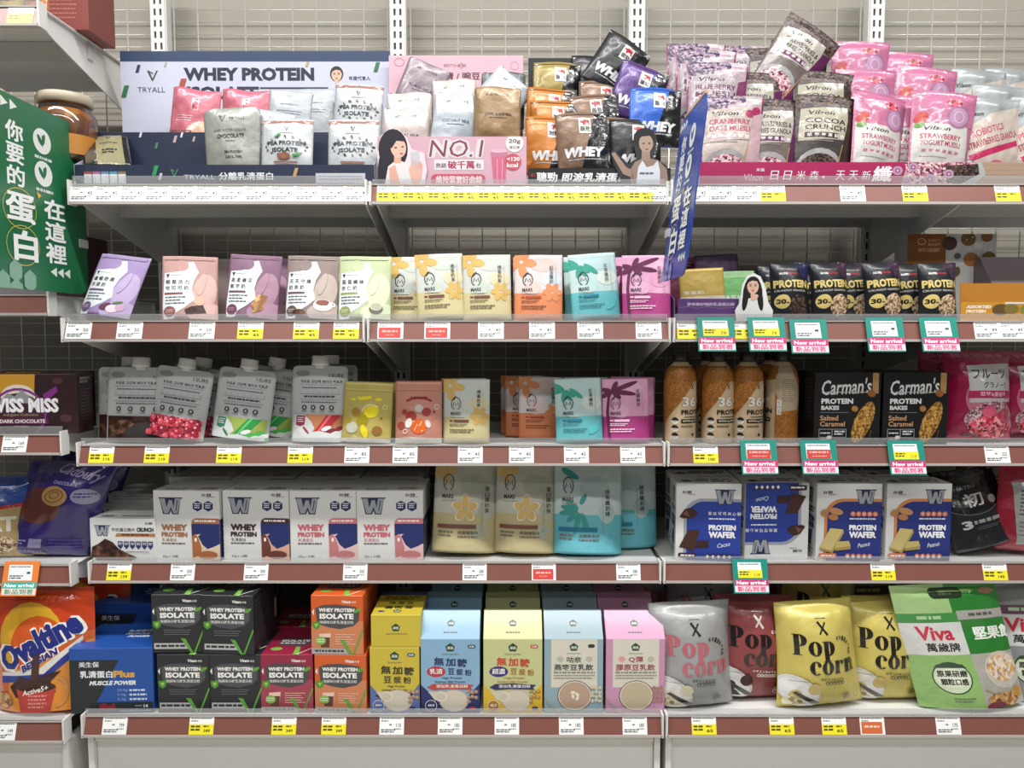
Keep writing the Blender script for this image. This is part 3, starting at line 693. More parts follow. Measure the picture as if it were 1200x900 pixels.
for k, x, dy, roll, lean, lb in (
        ('choco', 158, .018, 1, 5, 'white spouted pouch with a chocolate picture, front of the two at the left end'), ('choco', 147, .062, 0, 5, 'white spouted pouch with a chocolate picture, rearmost at the left end'),
        ('berry', 200, .012, 9, 6, 'white spouted pouch with red strawberries, front one leaning right'), ('berry', 222, .075, 8, 5, 'white spouted pouch with strawberries, half hidden behind the leaning one'),
        ('green', 277, .012, 7, 6, 'white spouted pouch with green shake pouring, front one'), ('green', 308, .064, 9, 5, 'white spouted pouch with green shake, behind the front green one'),
        ('red', 371, .014, 1, 5, 'tall white spouted pouch with a red stripe and orange picture'), ('red', 385, .075, 0, 5, 'white spouted pouch hidden behind the red striped one')):
    put('spout_' + k, lb, x, 3, dy, lean=lean, roll=roll, group=GS)

# ---- yellow and coral zip pouches
def dots(main, kind):
    def f(A):
        A.L([(2, 9), (A.w - 2, 9)], .7, main[1]); A.L([(2, 11), (A.w - 2, 11)], .5, main[2])
        if kind == 'y':
            A.E(12, 21, 3, 1.4, '#f0e04a'); A.P([(15, 18), (34, 16), (33, 20), (20, 22)], '#eedb35'); A.E(42, 20, 4, 2, '#eedb35')
            A.E(34, 35, 9, 7, '#f2e12c', -20); A.Q(34, 35, 11, 9, 9.5, 7.5, '#f6f0b8', 180, 320); A.E(16, 36, 5, 5, '#a8833a'); A.E(24, 45, 7, 7, '#a39122'); A.E(12, 54, 7, 7, '#c8c9b2'); A.E(27, 58, 4, 8, '#e9d936', -20)
            A.E(42, 57, 6, 5.6, '#9a6f35'); A.Q(50, 29, 3, 3, 1.9, 1.9, '#e9e2a8'); A.E(8, 46, 3, 3, '#b39a2c'); A.Q(28, 68, 2.6, 2.6, 1.6, 1.6, '#e9e2a8'); A.E(46, 42, 1.4, 1.4, '#8a6a2a'); A.Q(16, 66, 2.6, 2.6, 1.6, 1.6, '#e9e2a8')
        else:
            A.Q(28, 26, 17, 8, 14, 5, '#a03a34', 200, 340); A.M(18, 18, 38, 20.5, 1, '#8c2f2c', .8); A.E(28, 32, 5, 4.4, '#d8cfc6'); A.E(19, 41, 6.5, 6, '#a8423a'); A.E(37, 36, 5.5, 5, '#a63c38'); A.E(28, 53, 10, 9, '#e0692e')
            for i in range(9): A.E(22 + (i * 7) % 13, 47 + (i * 5) % 12, .8, .8, '#f3dcc0', n=8, same=i > 0)
            A.E(16, 49, 4, 6, '#efe9e4', 20); A.E(39, 50, 3, 5, '#e9dcd8', -20); A.E(7, 52, 4.5, 4.5, '#ab4a42'); A.E(11, 36, 3, 3, '#a4433c'); A.Q(12, 59, 3, 3, 2, 2, '#f1d9d0'); A.Q(49, 30, 3, 3, 2, 2, '#f1d9d0'); A.E(46, 36, 1.8, 1.8, '#a4433c')
        A.P([(0, 67), (20, 65.5), (A.w, 67), (A.w, A.h), (0, A.h)], '#d3cfc0')
    return f
pouch('zip_yellow', 'zip_pouch', 'pouch', 58, 71, .02, '#c0b062', dots(('#c0b062', '#d9cd86', '#9c8f48'), 'y'), 'foil', mid=.5, wr=.0016, mpp=M3, seed=2)
pouch('zip_coral', 'zip_pouch', 'pouch', 55, 73, .02, '#c98c7a', dots(('#c98c7a', '#dba594', '#a96c5c'), 'c'), 'foil', mid=.5, wr=.0016, mpp=M3, seed=5)
put('zip_yellow', 'front gold yellow zip pouch with round fruit dots', 428, 3, .012, lean=5, roll=2.5, group='gold yellow zip pouches')
put('zip_yellow', 'gold yellow zip pouch standing behind the front one', 434, 3, .042, lean=4, roll=1, group='gold yellow zip pouches')
put('zip_coral', 'front coral pink zip pouch with round dots', 490, 3, .012, lean=5, group='coral zip pouches')
put('zip_coral', 'coral pink zip pouch standing behind the front one', 491, 3, .042, lean=3, group='coral zip pouches')

# ---- protein drink bottles
def bottle(rot):
    w, h = 37.5, 108
    mp = M3; r = w * mp / 2
    prof = [(r * .86, 0), (r * .96, .002), (r, .008), (r, .118), (r * .985, .135), (r * .9, .15), (r * .72, .162), (r * .5, .17), (r * .46, .174), (r * .46, .178)]
    b = MB(); b.lathe(prof, 40); body = b.mesh('drink_bottle', mat('#cdb593', 'plastic'), True)
    b = MB(); b.lathe([(r * .5, .1735), (r * .54, .175), (r * .54, .176), (r * .47, .177), (r * .47, .179)], 24); neck = b.mesh('neck_ring', mat('#3a332c', 'plastic'), True)
    b = MB(); n = 30; prof2 = [(r * .49, .1775), (r * .5, .178), (r * .5, .195), (r * .47, .197), (.003, .1972)]; b.lathe(prof2, n); cap = b.mesh('bottle_cap', mat('#141416', 'plastic'), True)
    b = MB(); b.lathe([(r * .62, .1655), (r * .64, .1662), (r * .6, .1672), (r * .56, .1678)], 36); lip = b.mesh('sleeve_edge', mat('#d9c39c', 'plastic'), True)
    circ = 2 * math.pi * r / mp; A = Art(circ, 80)       # rolled-out sleeve
    H0 = .1655
    def rad(z):
        for (a, za), (c, zc) in zip(prof, prof[1:]):
            if za <= z <= zc: return a + (c - a) * (z - za) / max(zc - za, 1e-6)
        return r
    A.P([(0, 0), (40, 0), (40, 8), (22, 34), (0, 60)], 'honeycomb'); A.P([(40, 0), (64, 0), (64, 6), (40, 8)], 'honeycomb')
    A.L([(36, 11), (40, 17)], 1, DK); A.L([(40, 11), (36, 17)], 1, DK)
    A.T(25, 25, 19, 13, '36', '#6e5a3e', .05); A.l += 2; A.T(25.5, 25.5, 18, 12, '36', '#eae4d8', .03); A.T(46, 28, 8, 12, 'g', '#eae4d8', .03)
    A.T(24, 41, 34, 6, 'PROTEIN', '#1c1a18', .04); A.M(28, 49, 50, 50.5, 1, '#3b342c', .8); A.RR(24, 52, 56, 57, 1, '#1c1a18'); A.T(26, 53, 28, 3, '6000mg BCAAs', '#e8dcc4', .01)
    A.M(24, 59.5, 40, 62.5, 2, '#6a4a2c', .6); A.R(38, 69, 41, 72.5, '#2c2620')
    for i in range(3): A.E(17, 54 + i * 9, 4.3, 4, '#e9e4da'); A.Q(17, 54 + i * 9, 4.3, 4, .1, .1, '#22201e', 180, 360, 10); A.M(14, 54.6 + i * 9, 20, 56.6 + i * 9, 2, '#6a6258', .5)
    A.R(62, 0, circ, 80, 'honeycomb'); A.P([(62, 0), (84, 0), (98, 30), (90, 42), (70, 44), (62, 20)], '#b7a78e'); A.M(70, 6, 88, 34, 12, '#7b6c56', .4); A.R(64, 30, 69, 48, '#e8e4dc')
    for i in range(9): A.R(65, 31 + i * 1.8, 68.4, 31.8 + i * 1.8, '#3a3632', True)
    A.it = [(c, [(x, y + 10) for x, y in v], f, l) for c, v, f, l in A.it]; A.h = 90; A.R(0, 0, 64, 10.2, 'honeycomb'); A.R(64, 0, 84, 10, '#b7a78e'); A.R(84, 0, circ, 10, 'honeycomb')
    def fn(x, y, l):
        z = H0 - y * mp; a = R_(rot) + x / circ * 2 * math.pi; q = rad(z) + .0003 + .00005 * l
        return (q * math.cos(a), q * math.sin(a), z)
    kind_mesh('bottle%d' % rot, 'drink_bottle', 'bottle', body, [('neck_ring', neck), ('bottle_cap', cap), ('sleeve_edge', lip), ('sleeve_print', art_mesh('sleeve_print', [(A, fn, 3.0)], 'plastic'))], 2 * r, .197, 2 * r)
bottle(188); bottle(180); bottle(40)
GB = 'protein drink bottles on the third shelf'
for x, dy, rot, lb in ((800.5, .012, 188, 'honeycomb printed drink bottle at the left end of the bottle row'), (845, .012, 180, 'honeycomb printed drink bottle second from the left'), (880, .012, 180, 'honeycomb printed drink bottle third from the left'),
                       (921, .03, 40, 'honeycomb printed drink bottle turned to show its barcode'), (834, .083, 180, 'drink bottle behind the second bottle, only its black cap clear'), (909, .105, 188, 'drink bottle standing behind the one with the barcode')):
    put('bottle%d' % rot, lb, x, 3, dy, group=GB)

# ---- caramel snack bar boxes 74 x 83
def carm(A):
    A.T(8, 7, 58, 18, "Carman's", '#dcdcdc', .015, .25, -3); A.M(14, 22, 62, 24, 1, '#b9b9b9', .6)
    A.R(67, 0, 74, 24, '#b48a58'); A.T(8, 30, 37, 6.4, 'PROTEIN', '#f0f0f0', .045); A.T(8, 38.5, 21, 5, 'BAKES', '#e6e6e6', .045)
    A.L([(7, 46.5), (40, 46.5)], .5, '#8f8f8f'); A.T(7, 50, 21, 6, 'Salted', '#c99b72', .02); A.T(7, 57, 29, 6, 'Caramel', '#c99b72', .02)
    A.R(6, 66, 38, 76, '#a9a9a9'); A.R(6.6, 66.6, 21, 75.4, '#0d0d0e'); A.R(21.8, 66.6, 37.4, 75.4, '#0d0d0e'); A.M(8, 70, 19, 72, 1, '#dcdcdc', .8); A.M(24, 68, 36, 74, 2, '#dcdcdc', .6)
    A.E(57, 58, 10, 26, 'oatbar', 22); A.Q(57, 58, 10.8, 26.6, 10, 26, '#7a5020', 20, 190); A.E(66, 24, 5, 4, '#9a6230', 30); A.E(47, 42, 4, 3.4, '#b07a40', 20); A.E(12, 79, 5, 3, '#a5835c'); A.E(18, 76, 3, 2.4, '#e2ddd6')
box('carm', 'snack_bar_box', 'box', 77, 84, 36, '#0e0e10', dict(front=carm, left=lambda A: (A.M(6, 8, 30, 60, 12, '#4a4a4c', .4))), mpp=M3)
GC = 'caramel snack bar boxes'
put('carm', 'black caramel snack bar box beside the bottles', 992, 3, .012, yaw=-1, group=GC)
put('carm', 'black caramel snack bar box next to the pink cereal bag', 1071, 3, .012, yaw=1, group=GC)
put('carm', 'black snack bar box behind the one beside the bottles', 976, 3, .085, group=GC)
put('carm', 'black snack bar box behind the one next to the pink cereal bag', 1053, 3, .085, group=GC)
def fruitg(A):
    w = A.w; A.E(40, 58, 22, 26, '#c9798f'); A.E(64, 60, 20, 24, '#8e1d42'); A.M(8, 5, 70, 11, 1, '#d35a86', .8)
    A.P([(20, 20), (78, 16), (80, 62), (22, 64)], '#c9c9c6'); A.T(24, 24, 44, 11, 'フルーツ', '#2c2426', .02, 0, -2); A.T(36, 39, 34, 7.5, 'グラノーラ', '#2c2426', .02)
    A.P([(20, 50), (78, 49), (78, 58), (20, 59)], '#b82a62'); A.T(32, 51, 36, 5.4, '草莓&蔓越莓', '#f4cbd8', .01)
    A.E(52, 84, 34, 22, 'pinkgranola'); A.E(52, 92, 30, 14, 'berry'); A.E(66, 78, 10, 8, '#c23358'); A.E(44, 74, 9, 7, '#d65a78'); A.T(16, 100, 22, 6, '400g', '#2c2426', .01)
pouch('fruitg', 'cereal_bag', 'bag', 84, 108, .06, '#a31548', fruitg, 'gloss', mid=1.5, wr=.003, mpp=M3, seed=4, nar=.04, seal=1)
put('fruitg', 'glossy pink bag of strawberry cereal with brush lettering', 1154, 3, .02, lean=6, roll=1)
put('fruitg', 'pink cereal bag squeezed behind, beside the snack bar boxes', 1122, 3, .1, lean=3, group=None)
put('fruitg', 'pink cereal bag cut off at the right edge of the third shelf', 1214, 3, .05, lean=5)

# ---- fourth tier: white whey boxes 80 x 83 x 62
def whey(col, tone, foam, head):
    def f(A):
        wlogo(A, 6, 8, 30, 20)
        A.T(58, 3, 12, 3.6, '台酵', '#23262b', .03); A.M(64, 6.8, 74, 8, 1, '#55585c')
        for x, in ((53,), (66,)):
            hexa(A, x, 18, 6.4, '#1c2a5c'); A.M(x - 3.6, 14.5, x + 3.8, 21.5, 3, '#dfe3ea', .5)
        A.T(9, 40, 31, 7.4, 'WHEY', col, .07); A.T(9, 49.2, 31, 5.6, 'PROTEIN', col, .06); A.T(9.5, 56.6, 17, 4, '乳清蛋白', col, .0); A.M(9, 62, 37, 64, 1, '#55585c', .8)
        A.T(9.5, 76.5, 19, 3.8, '35g x 10包', '#3a3d42', .01)
        A.P([(46, 83), (45, 40), (46, 35), (50, 32.5), (80, 32.5), (80, 83)], head); A.M(49, 34.6, 74, 37, 1, '#f2e8e0', .8)
        A.R(45.5, 39, 80, 83, '#1f2b66'); A.P([(45.5, 54), (50, 51), (54, 56), (58, 64), (64, 69), (72, 66), (80, 62), (80, 83), (45.5, 83)], foam)
        A.P([(45.5, 54), (50, 51), (54, 58), (57, 68), (56, 76), (46, 80)], tone); A.E(64, 76, 12, 5, tone); A.P([(50, 52), (56, 51), (53, 54)], foam); A.E(50, 58, 1.4, 2.4, '#f5ece6')
    return f
def wtop(col):
    def f(A):
        A.P([(10, 60), (38, 60), (34, 70), (12, 70)], '#6f737c'); A.P([(12, 61.5), (36, 61.5), (32, 68.5), (14, 68.5)], '#c9cacb'); A.L([(16, 62), (20, 69), (24, 63), (27, 69), (33, 62)], 1.2, '#33384a')
        A.T(48, 56, 24, 5.5, 'WHEY', col, .05); A.T(48, 63, 24, 4, 'PROTEIN', col, .04); A.M(48, 69, 62, 71, 1, col); A.R(30, 6, 66, 9, '#5b5e62')
    return f
def wside(A): A.R(0, 34, A.w, A.h, '#1d2450'); A.M(8, 40, 40, 78, 7, '#cfd3dc', .45)
for k, col, tone, foam, head in (('milk', '#a06a48', '#a9673f', '#dcc6ab', '#9c6a4c'), ('coco', '#3a2228', '#6b3a30', '#d9a78e', '#3f2430'), ('berry', '#c2616e', '#bf7a7c', '#e0bcbc', '#c9737e')):
    box('whey_' + k, 'whey_box', 'box', 79, 83, 75, '#d9d9d7', dict(front=whey(col, tone, foam, head), top=wtop(col), right=wside), mpp=M4)
GW = 'white whey protein boxes'
for k, x, dy, lb, yaw, dz in (
        ('milk', 222, .014, 'white whey box with brown letters beside the low crunch box', -3, 0), ('coco', 303, .016, 'white whey box with dark letters, second of the front row', -3, 0),
        ('berry', 380, .014, 'white whey box with pink letters, third of the front row', 0, 0), ('berry', 457, .014, 'white whey box with pink letters at the right end of the row', 0, 0),
        ('milk', 236, .17, 'rear white whey box behind the brown lettered one', 0, .004), ('coco', 311, .17, 'rear white whey box behind the dark lettered one', 0, .004),
        ('coco', 386, .17, 'rear white whey box behind the third box of the row', 0, .004), ('berry', 460, .168, 'rear white whey box behind the right end one', 0, .002)):
    put('whey_' + k, lb, x, 4, dy, yaw=yaw, group=GW)
def crunch(A):
    wlogo(A, 5, 8, 20, 13); A.T(26, 11, 28, 4.6, '牛奶蛋白脆片', '#2c2c30', .01); A.T(56, 10.6, 20, 5, 'CRUNCH', '#222226', .06); A.T(66, 4, 9, 3, '台酵', '#23262b', .03)
    A.P([(32, 17.5), (80, 17.5), (80, 21.5), (30, 21.5)], '#b0764a'); A.M(38, 18.3, 70, 20.6, 1, '#4a2c1c', .8)
    for i in range(6): A.P([(33 + i * 7.2, 27), (39 + i * 7.2, 27), (39 + i * 7.2, 33), (36 + i * 7.2, 36.5), (33 + i * 7.2, 33)], '#223268'); A.M(34 + i * 7.2, 28.6, 38.4 + i * 7.2, 32, 2, '#e3e6ee', .5)
    A.M(42, 39, 70, 40.5, 1, '#6a6d72'); A.P([(0, 52), (2, 34), (10, 30), (18, 24), (26, 28), (34, 36), (46, 42), (56, 46), (44, 52)], 'choco'); A.P([(8, 32), (18, 24), (27, 28), (36, 38), (20, 36)], 'darkchoco')
box('crunch', 'snack_box', 'box', 78, 50, 70, '#dadad8', dict(front=crunch, top=lambda A: (wlogo(A, 6, 54, 20, 8), A.M(32, 55, 72, 60, 2, '#4a4c50', .6))), mpp=M4)
GK = 'low white crunch boxes'
put('crunch', 'low white crunch box with chocolate picture at the left end of the fourth shelf', 146, 4, .014, yaw=-2, group=GK)
put('crunch', 'low white crunch box behind the front crunch box', 158, 4, .155, group=GK)
box('flatc', 'snack_box', 'box', 72, 12, 64, '#cfcfcd', dict(top=lambda A: (wlogo(A, 6, 46, 20, 8), A.M(32, 47, 68, 54, 2, '#4a4c50', .6)), front=lambda A: A.M(6, 3, 66, 9, 2, '#8a8c90', .5)), mpp=M4)
put('flatc', 'flat white carton lying on the rear crunch box', 160, 4, .16, dz=50 * M4 + .0012)

# ---- big stand-up tea pouches 82 x 108
def bigm(top, bot, fl, bar, vt, kind):
    def f(A):
        A.E(48, 30, 18, 12, kind[0]); A.E(62, 60, 10, 12, kind[0])
        if kind[1] == 'f':
            flower(A, 10, 12, 16, fl, 5, 10, .3)
            for r, c in ((17, '#e3dcc2'), (15.5, fl)): flower(A, 36, 58, r, c, 5, -90, .3)
            flower(A, 56, 84, 11, kind[0], 5, 0, .3)
        else:
            leaf(A, 8, 8, 24, 8, 30, fl); leaf(A, 30, 50, 14, 6, -60, fl)
            for a, q in ((190, 20), (170, 22), (105, 26), (70, 24), (140, 18), (212, 16)): leaf(A, 30 + 3 * math.cos(R_(a)), 57 + 3 * math.sin(R_(a)), q, 6.5, a, fl)
        A.Q(16, 28, 6.4, 10, 5.4, 9, '#2e2a33', 110, 430); A.L([(12.5, 32), (13.6, 25), (16, 30), (18.4, 25), (19.5, 32)], 1, '#2e2a33'); A.T(9, 42, 13, 5, 'MARS', '#3a3238', .02); A.M(9, 49, 26, 51, 1, '#8d8a86')
        A.V(60, 32, 6, 32, vt, '#4b4648', .015); A.L([(57, 36), (57, 84)], .4, '#8d8a80')
        A.R(5, 77, 50, 81.6, bar); A.M(6, 85, 22, 93, 2, '#6b6656', .45); A.T(28, 84.5, 24, 3.6, '高纖優蛋白', '#55524a', .01); A.M(28, 90, 52, 93, 1, '#6b6656', .6)
    return f
pouch('big_beige', 'standup_tea_pouch', 'pouch', 82, 110, .062, '#b5b6a8', bigm('#b5b6a8', '#b0a57a', '#c9a865', '#75493c', '蛋白厚奶茶', ('#a8ab98', 'f')), 'matte', mid=.7, rc=9, wr=.0028, mpp=M4, seed=3, bands=[(64, 110, '#b3a87e')], bend=.008, p=2.6)
pouch('big_teal', 'standup_tea_pouch', 'pouch', 82, 108, .062, '#b4c4c2', bigm('#b4c4c2', '#5fb0bb', '#2f8f88', '#136f8c', '抹茶纖奶綠', ('#a5bab9', 'l')), 'matte', mid=.7, rc=9, wr=.0028, mpp=M4, seed=6, bands=[(62, 108, '#5fadb9')], bend=.008, p=2.6)
GT = 'large stand-up tea pouches'
put('big_beige', 'large beige tea pouch leaning, left one of the beige pair', 545, 4, .016, lean=9, roll=4, yaw=10, group=GT)
put('big_beige', 'large beige tea pouch beside the teal ones', 619, 4, .022, lean=8, roll=3, yaw=6, group=GT)
put('big_teal', 'large teal tea pouch in front, beside the beige pair', 690, 4, .014, lean=9, roll=2, yaw=4, group=GT)
put('big_teal', 'large teal tea pouch set back beside the wafer boxes', 733, 4, .085, lean=6, yaw=0, group=GT)

# ---- wafer boxes 84 x 92 x 34
def wafer(accent, dark, flip=False):
    def f(A):
        F_ = flip; w, h = A.w, A.h
        def X(x): return w - x if F_ else x
        def Y(y): return h - y if F_ else y
        def P(pts, c): A.P([(X(a), Y(b)) for a, b in pts], c)
        def T_(x, y, ww, hh, s, c, b=0., sh=0., rot=0.):
            if F_: A.T(w - x - ww, h - y - hh, ww, hh, s, c, b, sh, 180 + rot)
            else: A.T(x, y, ww, hh, s, c, b, sh, rot)
        def M_(x0, y0, x1, y1, n, c, q=.5): A.M(min(X(x0), X(x1)), min(Y(y0), Y(y1)), max(X(x0), X(x1)), max(Y(y0), Y(y1)), n, c, q)
        def arch(x0, y0, r, c): P([(x0, h)] + [(x0 + r - r * math.cos(R_(a)), y0 + r - r * math.sin(R_(a))) for a in range(0, 91, 10)] + [(w, y0), (w, h)], c)
        arch(9, 18, 22, accent); arch(12.5, 21.5, 20, '#1f3a96' if dark else '#22307c')
        if F_: wlogo(A, w - 44 - 25, h - 7 - 18, 25, 18, False)
        else: wlogo(A, 44, 7, 25, 18)
        T_(7, 9, 11, 3.6, '台酵', '#23262b', .03); M_(14, 13, 22, 14.4, 1, '#55585c')
        n = 7 if dark else 5
        for i in range(n):
            if not dark: A.E(X(42 + i * 6.4), Y(36), 3, 3, '#dd7a52'); T_(40.4 + i * 6.4, 34.2, 3.2, 3.4, '花生醬夾心'[i], '#f6e6da', .02)
            else: T_(37 + i * 5.6, 33.6, 4.2, 4, '黑炫可可夾心酥'[i], '#eef0f6', .03)
        M_(38, 41, 68, 43, 1, '#dfe4f0', .8)
        T_(38, 49, 31, 6.4, 'PROTEIN', '#f4f5f8', .055); T_(38, 57, 31, 7.4, 'WAFER', '#f4f5f8', .06); T_(48, 70, 15, 5, 'Cacao' if dark else 'Peanut', '#eef0f6', .0, .4, -12)
        for i in range(5): A.E(X(37 + i * 6.4), Y(86), 2.9, 2.7, '#3a1f3c' if dark else '#d9784c'); A.P([(X(37 + i * 6.4), Y(84.6)), (X(39 + i * 6.4), Y(87)), (X(37 + i * 6.4), Y(89.4)), (X(35 + i * 6.4), Y(87))], '#f0ecec')
        A.RR(min(X(3), X(24)), min(Y(83), Y(89)), max(X(3), X(24)), max(Y(83), Y(89)), 2, '#3a1b30' if dark else '#d9784c'); M_(6, 85, 22, 87.4, 1, '#f0ecec', .8)
        if dark:
            P([(4, 40), (10, 31), (18, 29), (26, 36), (20, 41), (8, 42)], '#3a1a16'); P([(8, 37), (12, 32), (16, 40)], '#7a4a44'); P([(14, 56), (28, 55), (21, 80), (4, 76)], '#432019'); P([(26, 68), (38, 68), (38, 76), (22, 77)], '#351712')
        else:
            A.E(22, 33, 8.6, 4, '#c99060', 14); A.E(19, 40, 6, 3.6, '#bb8050', 10); A.E(9, 35, 5, 4, '#b98453', -20)
            A.P([(16, 53), (31, 54.5), (18, 80), (4, 76)], '#c9b878'); A.P([(4, 76), (18, 80), (19, 83), (5, 79)], '#a08b4a'); A.P([(18, 80), (31, 54.5), (32, 58), (19, 83)], '#ab9854')
            A.P([(24, 69), (38, 68), (40, 74), (22, 77)], '#c2ae6c'); A.P([(22, 77), (40, 74), (40, 78), (22, 80)], '#a08b4a')
    return f
def wfl(A):
    w = A.w; wlogo(A, w * .2, 8, w * .55, 18); A.M(w * .15, 30, w * .85, 38, 2, '#2c3040', .7); A.T(w * .12, 41, w * .72, 7, 'PROTEIN', '#1c2450', .06); A.T(w * .12, 49, w * .72, 7, 'WAFER', '#1c2450', .06)
    A.P([(w * .3, 60), (w * .7, 58), (w * .6, 78), (w * .15, 76)], '#4a5c72'); A.M(w * .12, 80, w * .8, 88, 3, '#3a4256', .5)
for k, a, dk, fl in (('cacao', '#9aa0ac', True, False), ('cacaof', '#9aa0ac', True, True), ('pea', '#cf8448', False, False)):
    box('wafer_' + k, 'wafer_box', 'box', 75, 92, 40, '#dcdcdb', dict(front=wafer(a, dk, fl), left=wfl, top=lambda A: (A.M(26, 12, 70, 18, 1, '#2a2c34', .8), A.M(22, 22, 66, 30, 1, '#2a2c34', .8), A.P([(4, 26), (14, 20), (22, 28), (10, 34)], '#33201e'))), mpp=M4)
GF = 'blue and white wafer boxes'
for k, x, dy, yaw, lb in (('cacao', 831, .012, -5, 'blue and white cacao wafer box at the left end, its side showing'), ('cacaof', 909, .018, 1, 'cacao wafer box standing upside down'),
                          ('pea', 994, .012, -2, 'blue wafer box with peanuts, left one of the peanut pair'), ('pea', 1075, .012, -1, 'blue wafer box with peanuts, right one of the peanut pair'),
                          ('cacao', 822, .105, 0, 'rear wafer box behind the left end one'), ('cacao', 896, .105, 0, 'rear wafer box behind the upside down one'),
                          ('pea', 972, .1, 0, 'rear wafer box behind the left peanut one'), ('pea', 1050, .1, 0, 'rear wafer box behind the right peanut one')):
    put('wafer_' + k, lb, x, 4, dy, yaw=yaw, group=GF)

# ================================================================== bottom tier
def shield(A, x, y, q): A.P([(x - q, y - q * .8), (x + q, y - q), (x + q * .8, y + q * .4), (x, y + q), (x - q * .8, y + q * .4)], '#4c8f33'); A.P([(x - q * .5, y - q * .4), (x + q * .5, y - q * .5), (x, y + q * .5)], '#9cc85a')
def isolate(bg, panel, tint, cup):
    def f(A):
        w, h = A.w, A.h
        if cup: A.P([(0, 36), (w, 30), (w, h), (0, h)], tint)
        A.T(w - 25, 5.5, 11, 3.6, 'Vitam', '#f0efec', .03); A.T(w - 13, 6.4, 5, 2.6, '永信', '#f0efec', .02)
        A.P([(5, 15), (14, 11.5), (30, 10.5), (52, 13), (57, 18), (56, 30), (50, 36), (34, 40), (20, 38), (7, 34)], panel)
        A.T(9, 15, 42, 4.6, 'WHEY PROTEIN', '#eceae6', .05); A.T(10, 21.4, 40, 6.6, 'ISOLATE', '#f2f1ee', .05); A.T(10, 30, 40, 3.8, '無調味分離乳清蛋白粉', '#dddbd6', .02)
        leaf(A, 50, 20, 10, 4, -28, '#5f9c38'); shield(A, 6, 36, 5); A.P([(1, 20), (3.4, 16), (3.4, 24)], '#e9e8e4')
        if cup:
            A.P([(9, 46), (23, 45), (21, 62), (11, 62)], '#e8c9b4'); A.P([(10, 50), (22, 50), (21, 62), (11, 62)], '#5f3a2c'); A.E(11, 54, 6, 5, '#7db34e'); A.M(6, 52, 16, 57, 2, '#dbe8c4', .5); A.M(28, 46, 52, 60, 5, '#f0c9b2', .3)
            A.P([(0, 63), (40, 63), (44, h), (0, h)], '#a9a6a4'); A.M(4, 65, 38, 68, 1, '#34302e', .8)
        else: A.M(14, 42, 46, 50, 3, '#7b7d80', .25); A.P([(2, 58), (38, 58), (42, 65), (2, 65)], '#b7b8b8'); A.M(4, 60, 38, 63, 1, '#2a2b2c', .9)
        A.P([(33, 52), (39, 53), (48, 70), (60, 40), (62, 40), (50, h), (45, h)], '#5ea03a')
    return f
def isotop(bg, panel):
    def f(A0):
        A = A0; A.P([(10, 32), (48, 30), (52, 44), (44, 54), (14, 52)], panel)
        A.T(14, 35, 34, 6, 'ISOLATE', '#e4e2de', .04); A.M(14, 44, 44, 48, 1, '#c4c2be', .8); A.E(14, 62, 7, 4.6, '#7db34e'); A.P([(36, 56), (41, 56), (45, A.h), (38, A.h)], '#7db34e'); A.L([(42, A.h), (60, 54)], 1.2, '#dfe8d0')
    return f
for k, c, p, t, cup in (('black', '#26272a', '#4b4d50', '', False), ('rose', '#93213f', '#4a4648', '#a14052', True), ('orange', '#d35c22', '#4a4a4a', '#cc8056', True)):
    box('iso_' + k, 'isolate_box', 'box', 61, 70, 78, c, dict(front=isolate(c, p, t, cup), top=isotop(c, p), right=lambda A: (A.M(5, 8, 60, 60, 10, '#45464a', .35), A.R(66, 26, 72, 50, '#b9b9b6'))), mpp=M5)
GI = 'whey isolate boxes'
hs = 70 * M5 + .0012
for k, x, dy, dz, yaw, lb in (('black', 216, .014, 0, 0, 'black isolate box, bottom left of the black block'), ('black', 277, .014, 0, 0, 'black isolate box, bottom right of the black block'),
                              ('black', 209, .02, hs, 1, 'black isolate box, upper left of the black block'), ('black', 270, .014, hs, -3, 'black isolate box, upper right of the black block'),
                              ('black', 222, .165, 0, 0, 'black isolate box in the rear row, lower left'), ('black', 281, .165, 0, 0, 'black isolate box in the rear row, lower right'),
                              ('black', 216, .168, hs, 0, 'black isolate box in the rear row, upper left'), ('black', 279, .168, hs, 0, 'black isolate box in the rear row, upper right'),
                              ('rose', 337, .014, 0, 0, 'crimson isolate box between the black and orange ones'), ('rose', 345, .165, 0, 0, 'crimson isolate box behind the front crimson one'),
                              ('orange', 401, .012, 0, -2, 'orange isolate box, lower of the front pair'), ('orange', 397, .014, hs, -2, 'orange isolate box, upper of the front pair'),
                              ('orange', 409, .165, 0, 0, 'orange isolate box in the rear, lower'), ('orange', 404, .167, hs, 0, 'orange isolate box in the rear, upper')):
    put('iso_' + k, lb, x, 5, dy, dz=dz + .0008, yaw=yaw, group=GI)
def muscle(A):
    A.P([(0, 14), (57, 14), (30, 65), (95, 65), (95, 78), (0, 78)], '#23282c'); A.T(11, 16, 23, 6.6, '美生保', '#e8ecef', .03); A.T(12, 27, 37, 8.4, '乳清蛋白', '#eef1f4', .04); A.T(50, 27, 25, 8.4, 'Plus', '#d9a441', .05)
    A.T(22, 39, 54, 5.4, 'MUSCLE POWER', '#e4e8ec', .05, .25)
    for i, s in enumerate(('20.0g', '5.0g', '5.2g')): A.T(54, 49 + i * 5.4, 12 if i == 0 else 10, 3.6, s, '#8fa6c4', .01); A.M(68, 49.6 + i * 5.4, 86 + (i > 0) * 2, 52.4 + i * 5.4, 1, '#cfd9e6', .8)
    A.T(84, 68, 5, 3.8, '14', '#dfe5ea', .04); A.M(74, 69, 82, 71.5, 1, '#9aa4ae'); A.P([(32, 68), (38, 66), (44, 69), (50, 66), (52, 73), (34, 73)], '#8c2430'); A.R(20, 73.5, 95, 78, '#34445e'); A.M(56, 75, 92, 77, 1, '#9fb0c8', .6)
